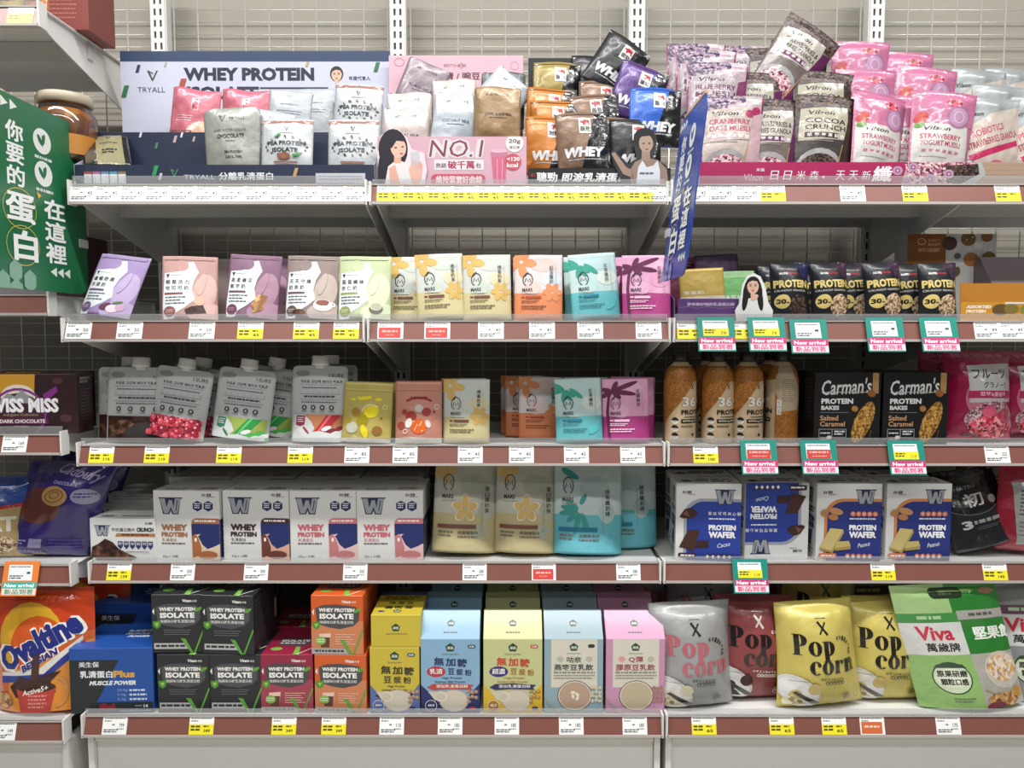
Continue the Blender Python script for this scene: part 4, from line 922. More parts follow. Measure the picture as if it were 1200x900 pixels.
def mtop(A): A.P([(60, 18), (76, 18), (88, 32), (70, 32)], '#23282c'); A.T(46, 20, 40, 7, '乳清蛋白Plus', '#e8ecef', .03); A.T(46, 30, 30, 5, 'MUSCLE', '#e8ecef', .05, .3); A.T(52, 38, 26, 5, 'POWER', '#e8ecef', .05, .3)
box('muscle', 'protein_box', 'box', 96, 78, 75, '#1d4fa0', dict(front=muscle, top=mtop), mpp=M5)
put('muscle', 'blue and black protein box beside the orange malt bag', 131, 5, .012, yaw=2, group='blue protein boxes')
put('muscle', 'blue protein box in the rear, one raised behind the front box', 155, 5, .16, dz=.045, group='blue protein boxes')
put('muscle', 'blue protein box lying low in the rear row', 152, 5, .305, group='blue protein boxes')

def pent(A, x, y, q, c='#1f4436'): A.P([(x, y - q), (x + q, y - q * .25), (x + q * .7, y + q * .85), (x - q * .7, y + q * .85), (x - q, y - q * .25)], c); A.T(x - q * .62, y - q * .22, q * 1.24, q * .62, '薌園', '#e8ead8', .03)
def soy(bg, main, low, badge, btxt, rib, dark, pc, num, beans='#a5806a'):
    def f(A):
        w, h = A.w, A.h
        A.P([(0, h - 34), (w * .22, h - 20), (w * .8, h - 20), (w, h - 36), (w, h), (0, h)], low)
        pent(A, w * .5, 10, 5.4); A.T(w * .36, 16.8, w * .28, 2.8, 'Sweet garden', '#56604e', 0, .3); A.RR(w - 14, 6.6, w - 5, 11, 2, pc); A.T(w - 12.4, 7.6, 6, 2.4, '純素', '#f0efe6', .02)
        for i, ch in enumerate('無加糖'): A.T(w * .23 + i * 13.5, 22 + i * .8, 11, 9.6, ch, main, .05)
        if btxt:
            A.E(w * .26, 39, 11, 6.4, badge); A.T(w * .26 - 7.6, 35.4, 15, 6.6, btxt, '#f2efe8', .04)
            for i, ch in enumerate('豆漿粉'): A.T(w * .46 + i * 10, 35 + i * .8, 7.6, 7.4, ch, dark, .03)
        else:
            for i, ch in enumerate('豆漿粉'): A.T(w * .28 + i * 11.5, 34.5 + i * .5, 9, 8, ch, dark, .03)
        A.T(w * .36, 45.5, w * .34, 3, 'High Protein', dark, .02); A.T(w * .24, 50, w * .52, 3, 'Soybean Milk Powder', dark, .02)
        A.P([(w * .1, 58), (w * .2, 54), (w * .5, 53), (w * .9, 55), (w * .84, 58.5), (w * .88, 61), (w * .5, 60), (w * .2, 61.4)], rib); A.T(w * .26, 54.6, w * .54, 4, '添加乳清蛋白粉', '#f0eee6', .02)
        A.E(w * .56, h - 15, 17.5, 13.5, '#b7a998'); A.E(w * .56, h - 15, 16.4, 12.5, '#cfc6b4'); A.E(w * .34, h - 20, 7.5, 6.5, '#d8d1bf'); A.P([(w * .12, h - 26), (w * .3, h - 26), (w * .36, h - 18), (w * .24, h - 15)], '#cfc6b4'); A.E(w * .34, h - 20, 4.8, 4.2, '#c9c0ac')
        for i in range(7): A.E(w * .84 + (i % 3) * 4.4 - 2, h - 26 + (i // 3) * 6 + (i % 2), 2.4, 2.2, beans); A.E(w * .84 + (i % 3) * 4.4 - 2.7, h - 26.8 + (i // 3) * 6 + (i % 2), .8, .7, '#d9c4ae')
        A.E(w * .17, h - 9, 7, 7, '#e6e4dc'); A.E(w * .17, h - 9, 6.4, 6.4, dark if num else low); A.T(w * .17 - 4, h - 11, 8, 3, num or '30g', '#f0efe6', .04); A.RR(w - 12, h - 8, w - 5, h - 4, 1.5, badge)
    return f
def soygable(A): pent(A, A.w * .5, A.h * .45, 4.6); A.M(A.w * .38, A.h * .75, A.w * .62, A.h * .84, 1, '#56604e', .5)
def soyside(c): return lambda A: A.R(0, A.h * .55, A.w, A.h, c)
def drink(bg, txt, t1, t2, bowl, grain):
    def f(A):
        w, h = A.w, A.h
        A.R(8, 0, w - 7, 58, '#d3cfbf'); pent(A, w * .5, 9.5, 5.2); A.T(w * .38, 16, w * .24, 2.6, 'Sweet garden', '#56604e', 0, .3); A.RR(w - 18, 6, w - 10, 10.4, 2, '#2c2e2c' if grain else '#d3cfbf')
        A.E(w * .27, 24, 4, 3.4, '#b5b4a2' if grain else '#d99a90'); A.E(w * .76, 24, 4, 3.4, '#b5b4a2')
        A.T(w * .5 - 8, 21, 17, 7, t1, txt, .03); A.T(w * .17, 30, w * .66, 7.6, t2, txt, .03); A.M(w * .16, 39, w * .86, 41.4, 1, '#8d8a80', .9); A.M(w * .16, 43, w * .86, 49.4, 2, '#86837a', .42)
        A.E(w * .52, 68, 20.5, 18.6, '#6f5a4c'); A.E(w * .52, 68, 19.4, 17.6, '#ded6c6'); A.E(w * .52, 68, 18.4, 16.6, bowl)
        for i in range(4): A.E(w * .49 + (i % 2) * 5, 64 + i * 2.4, 2.8, 1.8, '#e6ddc9' if grain else bowl, i * 40)
        for i in range(12): A.E(w * .82 + (i % 3) * 4.4, 58 + (i // 3) * 5 + (i % 2), 2.3, 1.8, '#cdbfa4' if grain else '#a4786a', i * 30)
        A.L([(0, 70), (8, 80), (16, 86)], 1.2, '#a99a86'); A.E(17, 87, 5, 2.4, '#c2b5a2', 40)
    return f
SB = {'blue': ('#86aecb', soy('', '#25305e', '#242c66', '#b5343f', '乳清', '#b5433f', '#25305e', '#25305e', '44.9'), '#242c66', 69),
      'green': ('#c3c68e', soy('', '#c2452c', '#d9b22c', '#3a2a70', '超濃', '#2c2a5c', '#a8762c', '#b8423a', '45.7', '#a5803a'), '#8c2f38', 69),
      'grey': ('#8fa7b0', drink('', '#3c4a48', '咕奈', '燕麥豆乳飲', '#b59a84', True), '#8fa7b0', 69),
      'pink': ('#c48fae', drink('', '#9c4a5c', 'Q彈', '膠原豆乳飲', '#bdae92', False), '#c48fae', 69)}
for k, (c, fn, sc, w) in SB.items():
    box('soy_' + k, 'soy_drink_box', 'box', w, 114, 56, c, dict(front=fn, top=soygable, right=soyside(sc), left=soyside(sc)), mpp=M5, gable=25)
box('soy_yellow', 'soy_drink_box', 'box', 58, 79, 42, '#c9b53a', dict(front=soy('', '#3a3420', '#5a6ca4', '#2c3566', '', '#2c2a26', '#3a3420', '#2c3566', '')), mpp=M5)
def lyt(A):
    w = A.w; pent(A, w * .5, 66, 5); A.E(10, 67, 4, 2.4, '#2c3566')
    for i, ch in enumerate('糖加無'): A.T(w * .22 + i * 12, 50, 9, 9, ch, '#3a3420', .05, 0, 180)
    for i, ch in enumerate('粉漿豆'): A.T(w * .26 + i * 11, 36, 8, 8, ch, '#3a3420', .03, 0, 180)
    A.M(8, 18, w - 8, 30, 2, '#3a3420', .6); A.R(0, 0, w, 14, '#5a6ca4')
box('soy_lying', 'soy_drink_box', 'box', 58, 38, 79, '#c9b53a', dict(front=lambda A: (pent(A, 29, 15, 5), A.M(18, 22, 42, 24, 1, '#6a6440', .5)), top=lyt, right=lambda A: A.P([(A.w * .4, A.h * .3), (A.w, 0), (A.w, A.h), (A.w * .5, A.h)], '#5a6ca4')), mpp=M5)
GY = 'instant soy drink boxes'
put('soy_yellow', 'upright yellow soy milk powder box beside the orange boxes', 463, 5, .012, group=GY)
put('soy_lying', 'yellow soy milk box lying flat on top of the upright yellow one', 464, 5, .013, dz=79 * M5 + .002, group=GY)
put('soy_yellow', 'yellow soy milk box standing behind the upright yellow one', 468, 5, .098, group=GY)
for k, x, nm in (('blue', 528, 'light blue'), ('green', 601, 'pale yellow green'), ('grey', 672, 'grey blue'), ('pink', 741, 'pink')):
    for i, w_ in enumerate(('front', 'second row', 'rear row')):
        put('soy_' + k, f'{nm} gable topped soy drink box, {w_}', x + (600 - x) * .055 * i + (3 if k == 'pink' and i == 0 else 0), 5, .012 + i * .112, group=GY)

# ---- popcorn bags 100 x 118
def popc(bg, word, xc, sm, ball, foot):
    def f(A):
        w = A.w
        A.L([(w * .44, 20), (w * .54, 35)], 2.8, xc); A.L([(w * .53, 21), (w * .45, 34)], 2, xc); A.M(w * .42, 16, w * .55, 17.4, 1, sm, .6)
        fat(A, 'Pop', w * .14, 58, 16, word); fat(A, 'corn', w * .3, 80, 15.4, word)
        for i, ch in enumerate('collagen'):
            a = R_(-98 + i * 15.5); A.T(w * .68 + 17 * math.cos(a) - 1.5, 56 + 17 * math.sin(a) - 2, 3, 4 if ch != 'l' else 5, ch, sm, .03, 0, -8 + i * 15)
        for i in range(8): A.T(w * .42 + i * 4, 84 + i * .3, 3, 3, '無糖玉米爆米花粒'[i], sm, .02)
        for i in range(6): A.E(w * .5 + i * 4.2, 91 + i * .2, 2, 2.1, sm if sm != '#f0e6e0' else '#f0e6e0'); A.E(w * .5 + i * 4.2, 91 + i * .2, 1.1, 1.2, bg)
        A.E(w * .2, 102, 27, 17, '#d3d2ce', 34); A.E(w * .2, 103, 24, 14, '#e4e3e0', 34); A.M(w * .1, 88, w * .3, 89.4, 1, '#8d8c88', .6)
        A.E(w * .36, 98, 7.5, 7.4, ball); A.E(w * .17, 106, 7.5, 7, ball)
        A.P([(4, 112), (14, 106), (26, 112), (32, 118), (4, 118)], foot); A.P([(14, 103), (18, 101), (48, 117), (38, 118)], '#3a322a')
        A.Q(w * .76, 111, 5, 4.6, 4.5, 4.1, sm); A.M(w * .76 - 3.4, 108.6, w * .76 + 3.6, 113.4, 2, sm, .6); A.Q(w * .89, 110, 3, 5, 2.6, 4.6, sm)
    return f
for k, c, word, xc, sm, ball, foot in (('silver', '#9c9d9c', '#b4626c', '#24262a', '#2a2c2e', '#d9d3b4', 'popped'), ('brown', '#8c4444', '#1d1516', '#e4d6d2', '#f0e6e0', 'darkchoco', 'darkchoco'), ('yellow', '#cbbb62', '#1d1b18', '#23211c', '#2c2a24', '#c9b26a', 'popped')):
    pouch('pop_' + k, 'popcorn_bag', 'bag', 106 if k == 'yellow' else 100, 122, .07, c, popc(c, word, xc, sm, ball, foot), 'foil', mid=1.4, wr=.0042, mpp=M5, seed=len(k) + 1, nar=.05, seal=1, freq=16, p=2.4, topw=.9 if k == 'yellow' else 1.)
GP = 'collagen popcorn bags'
for k, x, dy, roll, lean, yaw, dz, lb in (
        ('silver', 816, .006, -1, 6, 6, 0, 'silver grey popcorn bag with dusty pink lettering, in front'), ('brown', 886, .045, 2, 6, 4, 0, 'reddish brown popcorn bag with black lettering'),
        ('yellow', 968, .006, -3, 6, 4, 0, 'yellow popcorn bag next to the brown one, its corner folded'), ('yellow', 1045, .04, -1, 6, -2, 0, 'yellow popcorn bag next to the green nut drink bag'),
        ('silver', 826, .15, 2, 2, 0, .035, 'silver popcorn bag in the rear, raised behind the front silver one'), ('yellow', 960, .155, 4, 3, 0, .036, 'yellow popcorn bag in the rear behind the folded one'),
        ('silver', 776, .25, 0, 4, 0, .03, 'silver popcorn bag deep in the shelf beside the pink boxes'), ('brown', 880, .2, -2, 4, 0, 0, 'reddish brown popcorn bag deep behind the front brown one')):
    put('pop_' + k, lb, x, 5, dy, roll=roll, lean=lean, yaw=yaw, dz=dz + .0008, group=GP)
def viva(top1, top2, band, mid, low):
    def f(A):
        w = A.w
        A.R(0, 0, 66, 40, top1); A.R(66, 0, w, 40, top2); A.R(0, 34, 72, 45, band); A.R(70, 32, w, 43, '#a9a59e'); A.M(84, 35.5, w - 14, 40, 1, '#5a5650', .8); A.M(22, 37, 52, 42, 1, '#a9c99a', .8)
        A.RR(44, 5, 84, 17, 6, '#24301f'); A.M(56, 8, 76, 14, 2, '#4d5a46', .6); A.E(114, 10, 9, 4, '#8c6a54')
        A.R(0, 45, 72, 83, '#cfcfcb'); A.R(72, 43, w, 83, top2); A.T(16, 49, 43, 17, 'Viva', '#c42c46', .03); A.T(24, 69, 38, 10, '萬歲牌', '#25231f', .04); A.T(84, 52, 52, 15, '堅果飲', '#eef0ea', .06)
        A.R(0, 83, 72, A.h, low); A.R(72, 83, w, A.h, '#a9a69c'); A.E(43, 110, 22, 19, '#2c4a34'); A.E(43, 110, 20.5, 17.5, '#c9d6b4'); A.E(43, 110, 19, 11, '#dfe4cf'); A.P([(25, 98), (61, 98), (58, 94), (43, 92), (29, 94)], '#2c4a34'); A.T(27, 101, 33, 7.4, '原果研磨', '#26281f', .05); A.T(29, 110.6, 30, 7.4, '顆粒口感', '#26281f', .05)
        A.E(108, 104, 25, 22, '#c4beb2'); A.E(108, 101, 22, 16, 'soup'); A.E(98, 138, 22, 9, 'nuts'); A.E(122, 132, 11, 6, '#b98a34'); A.E(86, 145, 14, 6, '#7a3a44'); A.L([(76, 124), (92, 132)], 1.4, '#a98a5c'); A.M(38, 133, 62, 139, 2, '#5a6a4c', .4)
    return f
pouch('viva_green', 'nut_drink_bag', 'bag', 128, 146, .06, '#8fb46a', viva('#9fbf80', '#2c7a2e', '#3f8a42', '', '#8cb468'), 'gloss', mid=.75, wr=.0032, mpp=M5, seed=5, freq=12, seal=1, bend=-.01, skew=-34)
pouch('viva_grey', 'nut_drink_bag', 'bag', 128, 146, .06, '#8d8d8a', viva('#8f8f8c', '#6d6d6a', '#6a4a5c', '', '#86888a'), 'gloss', mid=.75, wr=.0032, mpp=M5, seed=8, freq=12, seal=1)
GN = 'large bags of nut drink powder'
put('viva_green', 'big green checked bag of nut drink powder with a cream soup picture', 1148, 5, .012, roll=-2, lean=5, yaw=2, group=GN)
put('viva_grey', 'grey checked nut drink bag cut off by the right edge', 1236, 5, .05, roll=-3, lean=5, group=GN)
put('viva_grey', 'grey nut drink bag in the rear between yellow popcorn and the green bag', 1052, 5, .18, roll=-4, lean=3, group=GN)

# ---- the far left bay
def putl(k, label, x, L, dy, dz=0, **kw): return put(k, label, x, 1, LY[L][0] - TY[1] + dy, z=LZ[L] + dz + .0008, **kw)
def malt(A):
    w = A.w; A.P([(0, 0), (w, 0), (w, 50), (0, 70)], '#c4411c'); A.E(46, 58, 40, 44, '#d9a62c'); A.E(56, 66, 34, 36, '#d05a22'); A.P([(20, 96), (w, 60), (w, 140), (20, 140)], '#d98a34')
    A.P([(10, 100), (60, 96), (w - 10, 62), (w - 10, 70), (66, 104), (10, 108)], '#2c3a8c'); A.P([(10, 96), (60, 90), (w - 12, 56), (w - 12, 61), (64, 97), (10, 100)], '#d9d6cf')
    A.T(2, 43, 108, 34, 'Ovaltine', '#f0ece4', .07, 0, -27); A.l += 5; A.T(5, 45, 102, 30, 'Ovaltine', '#26307c', .055, 0, -27); A.T(34, 76, 50, 9, 'BELGIAN', '#f0ece4', .07, .2, -27); A.l += 4; A.T(35, 77, 48, 8, 'BELGIAN', '#26307c', .05, .2, -27)
    A.P([(52, 76), (60, 72), (58, 106), (48, 108)], '#4a2a20'); A.P([(22, 112), (34, 100), (50, 104), (66, 98), (84, 94), (72, 106), (78, 118), (30, 124)], '#3a201a')
    A.P([(30, 112), (78, 112), (72, 142), (38, 142)], '#b5443c'); A.Q(80, 118, 12, 18, 8, 14, '#c98a4a', -90, 100); A.E(54, 112, 24, 6, '#3f241c'); A.T(38, 113, 32, 6, 'Active5+', '#eee8dc', .02, .2, -12); A.M(46, 121, 68, 138, 4, '#d98a84', .5); A.E(12, 128, 14, 9, 'nuts'); A.P([(0, 0), (w, 0), (w, 3), (0, 3)], '#8d2f16')
pouch('malt', 'malt_drink_bag', 'bag', 118, 141, .06, '#c8622c', malt, 'gloss', mid=.8, wr=.003, mpp=M5, seed=3, freq=12, seal=1)
GO = 'orange malt drink bags'
putl('malt', 'glossy orange malt drink bag with blue lettering at the bottom left corner', 46, 6, .02, roll=-2, lean=5, group=GO)
putl('malt', 'shaded orange malt drink bag behind the front one', 88, 6, .17, roll=2, lean=4, group=GO)
def cad(A):
    w = A.w; A.T(42, 6, 56, 15, 'Cadbury', '#a49ac0', .01, .35, 12); A.T(44, 23, 30, 4, 'CHOCOLATE', '#a49ac0', .02, 0, 6)
    A.E(36, 52, 30, 21, '#5a2c24', 14); A.E(52, 40, 17, 11, '#a98450', 18); A.Q(52, 40, 12, 8, 10, 6.4, '#7d5a34'); A.Q(52, 39, 7, 4.4, 5.4, 3, '#7d5a34'); A.E(86, 40, 15, 9, '#8d8aa4', 12); A.M(75, 36, 97, 43, 2, '#3a2c6c', .5)
    A.R(36, 92, 52, 103, '#8d8ab0'); A.M(10, 94, 32, 101, 2, '#8d88b8', .5); A.M(8, 106, 56, 110, 1, '#6a62a8', .6); A.M(60, 92, 100, 104, 3, '#5448a0', .3); A.R(44, 108, 60, 111, '#7a5a50')
pouch('cad', 'chocolate_bag', 'bag', 106, 112, .06, '#2b1a66', cad, 'gloss', mid=1.3, wr=.0055, mpp=M4, seed=6, nar=.02, freq=14, seal=1, skew=32)
putl('cad', 'shiny purple chocolate bag leaning right on the far left shelf', 42, 5, .03, roll=2, lean=6, group='purple chocolate bags')
putl('cad', 'dark purple chocolate bag in the rear behind the shiny one', 70, 5, .17, roll=2, lean=4, group='purple chocolate bags')
pouch('bluebag', 'biscuit_bag', 'bag', 100, 96, .06, '#1c3f86', lambda A: (A.P([(0, 42), (100, 30), (100, 96), (0, 96)], '#a08a5c'), A.P([(0, 42), (100, 30), (100, 34), (0, 46)], '#a42a2c'), A.T(40, 46, 46, 18, 'OAT', '#cfc8b8', .04), A.E(60, 80, 26, 12, 'granola')), 'gloss', mid=1.3, wr=.004, mpp=M4, seed=2, seal=1)
putl('bluebag', 'blue and tan bag cut off by the left edge', -20, 5, .03, lean=4)
def cocoa(A):
    A.P([(18, 0), (60, 0), (58, 30), (20, 30)], '#b98a2c'); A.E(40, 26, 20, 14, '#d3cdbf'); A.Q(40, 46, 32, 30, 29, 27, '#7a2c7c'); A.E(40, 48, 28, 26, '#3a1c28'); A.P([(16, 34), (28, 22), (36, 26), (44, 18), (62, 34)], '#8a8c92'); A.P([(68, 24), (84, 14), (86, 20), (72, 32)], '#7a2c7c')
    A.T(-2, 28, 88, 17, 'SWISS MISS', '#e8e6ea', .045); A.T(22, 46, 40, 4, 'Indulgent Collection', '#b59a72', 0, .3); A.R(14, 52, 74, 58.6, '#5a1f4a'); A.T(18, 53, 52, 4.4, 'DARK CHOCOLATE', '#e6dcd8', .03); A.M(34, 60.5, 50, 62.5, 1, '#a48a8a', .6); A.E(86, 8, 6, 4, '#4a2a2c'); A.E(94, 52, 7, 5, '#4a2a2c')
box('cocoa', 'cocoa_box', 'box', 108, 70, 34, '#2c1519', dict(front=cocoa, right=lambda A: (A.M(6, 4, 28, 12, 2, '#a08f8c', .7), A.M(6, 18, 28, 58, 10, '#5f4a4a', .35))), mpp=M3)
putl('cocoa', 'dark maroon cocoa box with white lettering, in front at far left', 37, 4, .01, yaw=2, group='maroon cocoa boxes')
putl('cocoa', 'dark maroon cocoa box behind the front one', 44, 4, .09, group='maroon cocoa boxes')
def charm(A): A.Q(70, 26, 12, 11, 11, 10, '#a98a6a'); A.T(62, 20, 14, 12, 'C/M', '#a98a6a', .0, .2); A.T(48, 42, 44, 5, 'CHARM', '#a98a6a', 0)
box('charm', 'gift_box', 'box', 150, 78, 60, '#3a1720', dict(front=charm), mpp=.00175)
putl('charm', 'dark maroon gift box behind the green hanging sign', 32, 3, .125, atx=-1.08)
# amber jar, yellow jar, maroon carton on the upper left shelves
AMB = mat('amber')
b = MB(); R0 = .062
b.lathe([(R0 * .92, 0), (R0, .006), (R0, .085), (R0 * .96, .1), (R0 * .8, .118), (R0 * .76, .122), (R0 * .76, .128)], 36); jg = b.mesh('jar', GLASS, True)
b = MB(); b.lathe([(R0 * .9, .003), (R0 * .97, .008), (R0 * .97, .084), (R0 * .93, .098), (R0 * .75, .112)], 36); jc = b.mesh('jar_contents', AMB, True)
b = MB(); b.lathe([(R0 * .8, .124), (R0 * .86, .125), (R0 * .86, .142), (R0 * .82, .145), (R0 * .1, .1455)], 36); jl = b.mesh('jar_lid', mat('#b9ad98', 'plastic'), True)
A = Art(200, 32); A.R(0, 0, 200, 32, '#b5782a'); A.M(90, 8, 130, 34, 4, '#6a3a14', .5); A.E(60, 20, 14, 12, '#e0b45c')
jp = art_mesh('jar_label', [(A, lambda x, y, l: ((R0 + .0004) * math.cos(R_(170 + x)), (R0 + .0004) * math.sin(R_(170 + x)), .055 - y * .0013), 6)])
pos = W(79, 182, LY[2][0] + .1); pos.z = LZ[2] + .0008
b = link('glass_jar', jg, None, pos, label='glass jar of amber preserves with a metal lid above the green sign', category='jar')
link('jar_contents', jc, b); link('jar_lid', jl, b); link('jar_label', jp, b)
pos2 = W(-22, 182, LY[2][0] + .05); pos2.z = LZ[2] + .0008
b = link('glass_jar', jg, None, pos2, label='jar with a yellow label at the very left edge', category='jar'); link('jar_contents', jc, b); link('jar_lid', jl, b); link('jar_label', jp, b)
box('marooncarton', 'snack_carton', 'box', 52, 90, 60, '#7c3b35', dict(front=lambda A: (A.M(6, 8, 44, 26, 3, '#b5766a', .5), A.M(6, 50, 40, 80, 6, '#a8655a', .35))), mpp=.00185)
putl('marooncarton', 'maroon carton standing on the highest left shelf', 78, 1, .12)
for i, (x, c) in enumerate(((8, '#b5a02c'), (38, '#b56a3c'))):
    nm = 'yellow' if i == 0 else 'orange'
    pouch('topjar%d' % i, 'snack_pouch', 'pouch', 28, 60, .03, c, lambda A: (A.M(4, 36, 24, 52, 3, '#5a3a24', .5), A.E(14, 46, 6, 5, '#7a2c2c')), 'gloss', mid=.6, wr=.001, mpp=.0018)
    putl('topjar%d' % i, f'small {nm} pouch on the highest left shelf', x, 1, .015)

# ================================================================== second tier, right part
def card(root, name, x0, y0, x1, y1, Y, col, art=None, th=.0016, fin='card', pts=None, label=None):
    """upright card between two picture corners at depth Y; art is drawn in picture units on its front"""
    a = W(x0, y1, Y); c = W(x1, y0, Y)
    if root: a.z = max(a.z, root.location.z)
    w, h = c.x - a.x, c.z - a.z; w_, h_ = x1 - x0, y1 - y0; sx, sz = w / w_, h / h_
    if pts: b = MB().prism([(q[0] * sx, h - q[1] * sz) for q in pts], 0, th, axis='y')
    else: b = MB().box(0, 0, 0, w, th, h)
    L = a - root.location if root else a
    o = link(name, b.mesh(name, mat(col, fin)), root, L)
    if label: o['label'] = label
    if art:
        A = Art(w_, h_); art(A)
        link('printed_front', art_mesh('printed_front', [(A, lambda x, y, l: (x * sx, -.0002 - .00005 * l, h - y * sz), None)]), o)
    return o
def display(name, label, x, t, dy): return link(name, None, None, (XP(x, TY[t] + dy, TZ[t]), TY[t] + dy, TZ[t] + .0008), label=label, category='carton display')
def woman(A, x, y, s, coat='#dfe2e0'):
    A.E(x, y + s * 1.6, s * 1.7, s * 3.2, '#19161a'); A.P([(x - s * 2.4, A.h), (x - s * 1.6, y + s * 2.4), (x, y + s * 1.9), (x + s * 1.7, y + s * 2.4), (x + s * 2.3, A.h)], coat)
    A.E(x - s * 1.25, y + s * 2.2, s * .5, s * 2, '#19161a', 8); A.E(x + s * 1.3, y + s * 2.2, s * .5, s * 2, '#19161a', -8); face(A, x, y, s, '#19161a', '#dcb49c', long=False); A.E(x + s * .3, y + s * 1.9, s * .7, s * .45, '#dcb49c', -30)
Yd = TY[2]
d = display('carton_display', 'purple counter carton with golden and green drink sachets', 838, 2, .02)
card(d, 'front_panel', 794, 350, 866, 384, Yd + .022, '#5f3c78', lambda A: (A.T(11, 6, 56, 5, '夢想做好喝的乳清蛋白飲', '#d9cbe0', .02), A.L([(2, 14), (12, 12), (22, 15), (34, 12), (48, 15), (70, 13)], .5, '#a48cb8')))
card(d, 'inner_panel', 800, 335, 884, 378, Yd + .09, '#70508a')
mbx = MB(); a0 = W(790, 384, Yd + .022); a1 = W(790, 340, Yd + .022); a0.z = TZ[2] + .0008
mbx.prism([(0, 0), (.15, 0), (.15, .085), (.02, .05), (0, a1.z - a0.z - .02)], -.001, .001)
link('side_panel', mbx.mesh('side_panel', mat('#6d4a86', 'card')), d, (a0 - d.location))
pouch('gold_s', 'drink_sachet', 'sachet', 54, 62, .016, '#b59a4c', lambda A: (A.R(0, 34, 54, 62, '#cfc8b4'), A.T(4, 27, 24, 4.6, '黑蜜奶', '#e6dfca', .02), A.M(5, 40, 40, 50, 2, '#8a7a4c', .3)), 'foil', mid=.6, mpp=M2, seed=1)
pouch('green_s', 'drink_sachet', 'sachet', 50, 60, .016, '#64a05c', lambda A: (A.R(0, 0, 50, 8, '#9cc493'), A.R(0, 34, 50, 60, '#cdd6c8'), A.T(10, 30, 24, 4.6, '抹茶奶', '#e3efe0', .02)), 'foil', mid=.6, mpp=M2, seed=2)
pouch('plum_s', 'drink_sachet', 'sachet', 52, 60, .016, '#5c3f63', None, 'foil', mid=.6, mpp=.0019, seed=2)
pouch('rose_s', 'drink_sachet', 'sachet', 54, 60, .016, '#8e3b58', lambda A: (A.M(8, 6, 44, 12, 2, '#d6a8b6', .5)), 'foil', mid=.6, mpp=.0019, seed=4)
put('gold_s', 'golden milk drink sachet in the purple carton', 826, 2, .045, roll=-3, lean=6)
put('green_s', 'green matcha drink sachet in the purple carton', 864, 2, .06, roll=-2, lean=8)
put('plum_s', 'plum coloured sachet behind the gold and green ones', 843, 2, .16, dz=.035, roll=-3, lean=4)
put('rose_s', 'rose coloured sachet behind the blue sign on the second shelf', 795, 2, .2, dz=.035, lean=2)
cut = [(2, 56), (0, 44), (6, 34), (8, 14), (14, 3), (22, 0), (30, 4), (36, 16), (40, 34), (46, 44), (45, 56)]
c_ = card(None, 'portrait_cutout', 861, 320, 907, 376.3, Yd + .006, '#e6e6e4', lambda A: woman(A, 21, 15, 7), pts=cut)
c_['label'] = 'small card portrait of a long haired woman in white, hand at chin'; c_['category'] = 'cut-out card'
def gran(A):
    w = A.w; A.P([(28, 0), (w, 0), (w, 24), (36, 18)], '#24264a' if A.dark else '#3d2438'); A.T(9, 12.4, 9, 2.6, 'NUTRI', '#d8d8da', .03); A.T(18, 12.4, 12, 2.6, 'CRUNCH', '#c4404c', .03)
    A.T(2.5, 21.5, w - 5, 9.4, 'PROTEIN', '#d9c47a', .045); A.T(3, 33, w - 8, 2.4, 'CRUNCHY GRANOLA', '#c9c6be', .01)
    A.E(31, 52, 12.5, 13, 'darkgranola' if A.dark else 'granola'); A.E(11.5, 47, 8.4, 8.4, '#d9c47a'); A.T(4.6, 44, 10.6, 6, '30', '#25211a', .05); A.M(15.4, 48, 19, 50.4, 1, '#25211a')
for k, dk in (('gran_dark', True), ('gran_light', False)):
    def g(A, dk=dk): A.dark = dk; gran(A)
    pouch(k, 'granola_bag', 'bag', 46, 68, .034, '#1d1f24', g, 'foil', mid=1.3, wr=.0018, mpp=M2, seed=len(k), nar=.04, seal=1)
GG = 'black protein granola bags'
for k, x, dy, roll, yaw, lb in (('gran_dark', 929, .014, -1, 0, 'black granola bag with dark chocolate picture beside the portrait cut-out'), ('gran_light', 977, .016, -2, 4, 'black granola bag second of the front row'),
                                ('gran_light', 1005, .055, -4, 0, 'black granola bag wedged between the second and third front bags'), ('gran_light', 1041, .014, -4, 3, 'black granola bag third of the front row'),
                                ('gran_light', 1073, .055, -3, 0, 'black granola bag wedged beside the rightmost front bag'), ('gran_light', 1104, .014, -1, 0, 'black granola bag at the right end of the front row'),
                                ('gran_dark', 912, .062, 0, 0, 'black granola bag half hidden behind the portrait cut-out'), ('gran_dark', 948, .1, 0, 0, 'rear black granola bag behind the first and second'), ('gran_dark', 986, .11, -3, 0, 'rear black granola bag behind the second'),
                                ('gran_dark', 1024, .11, 2, 0, 'rear black granola bag behind the third front bag'), ('gran_dark', 1056, .12, 0, 0, 'rear black granola bag below the cookie carton'), ('gran_dark', 1088, .11, -2, 0, 'rear black granola bag nearest the mustard carton')):
    put(k, lb, x, 2, dy, roll=roll, yaw=yaw, lean=5, group=GG)
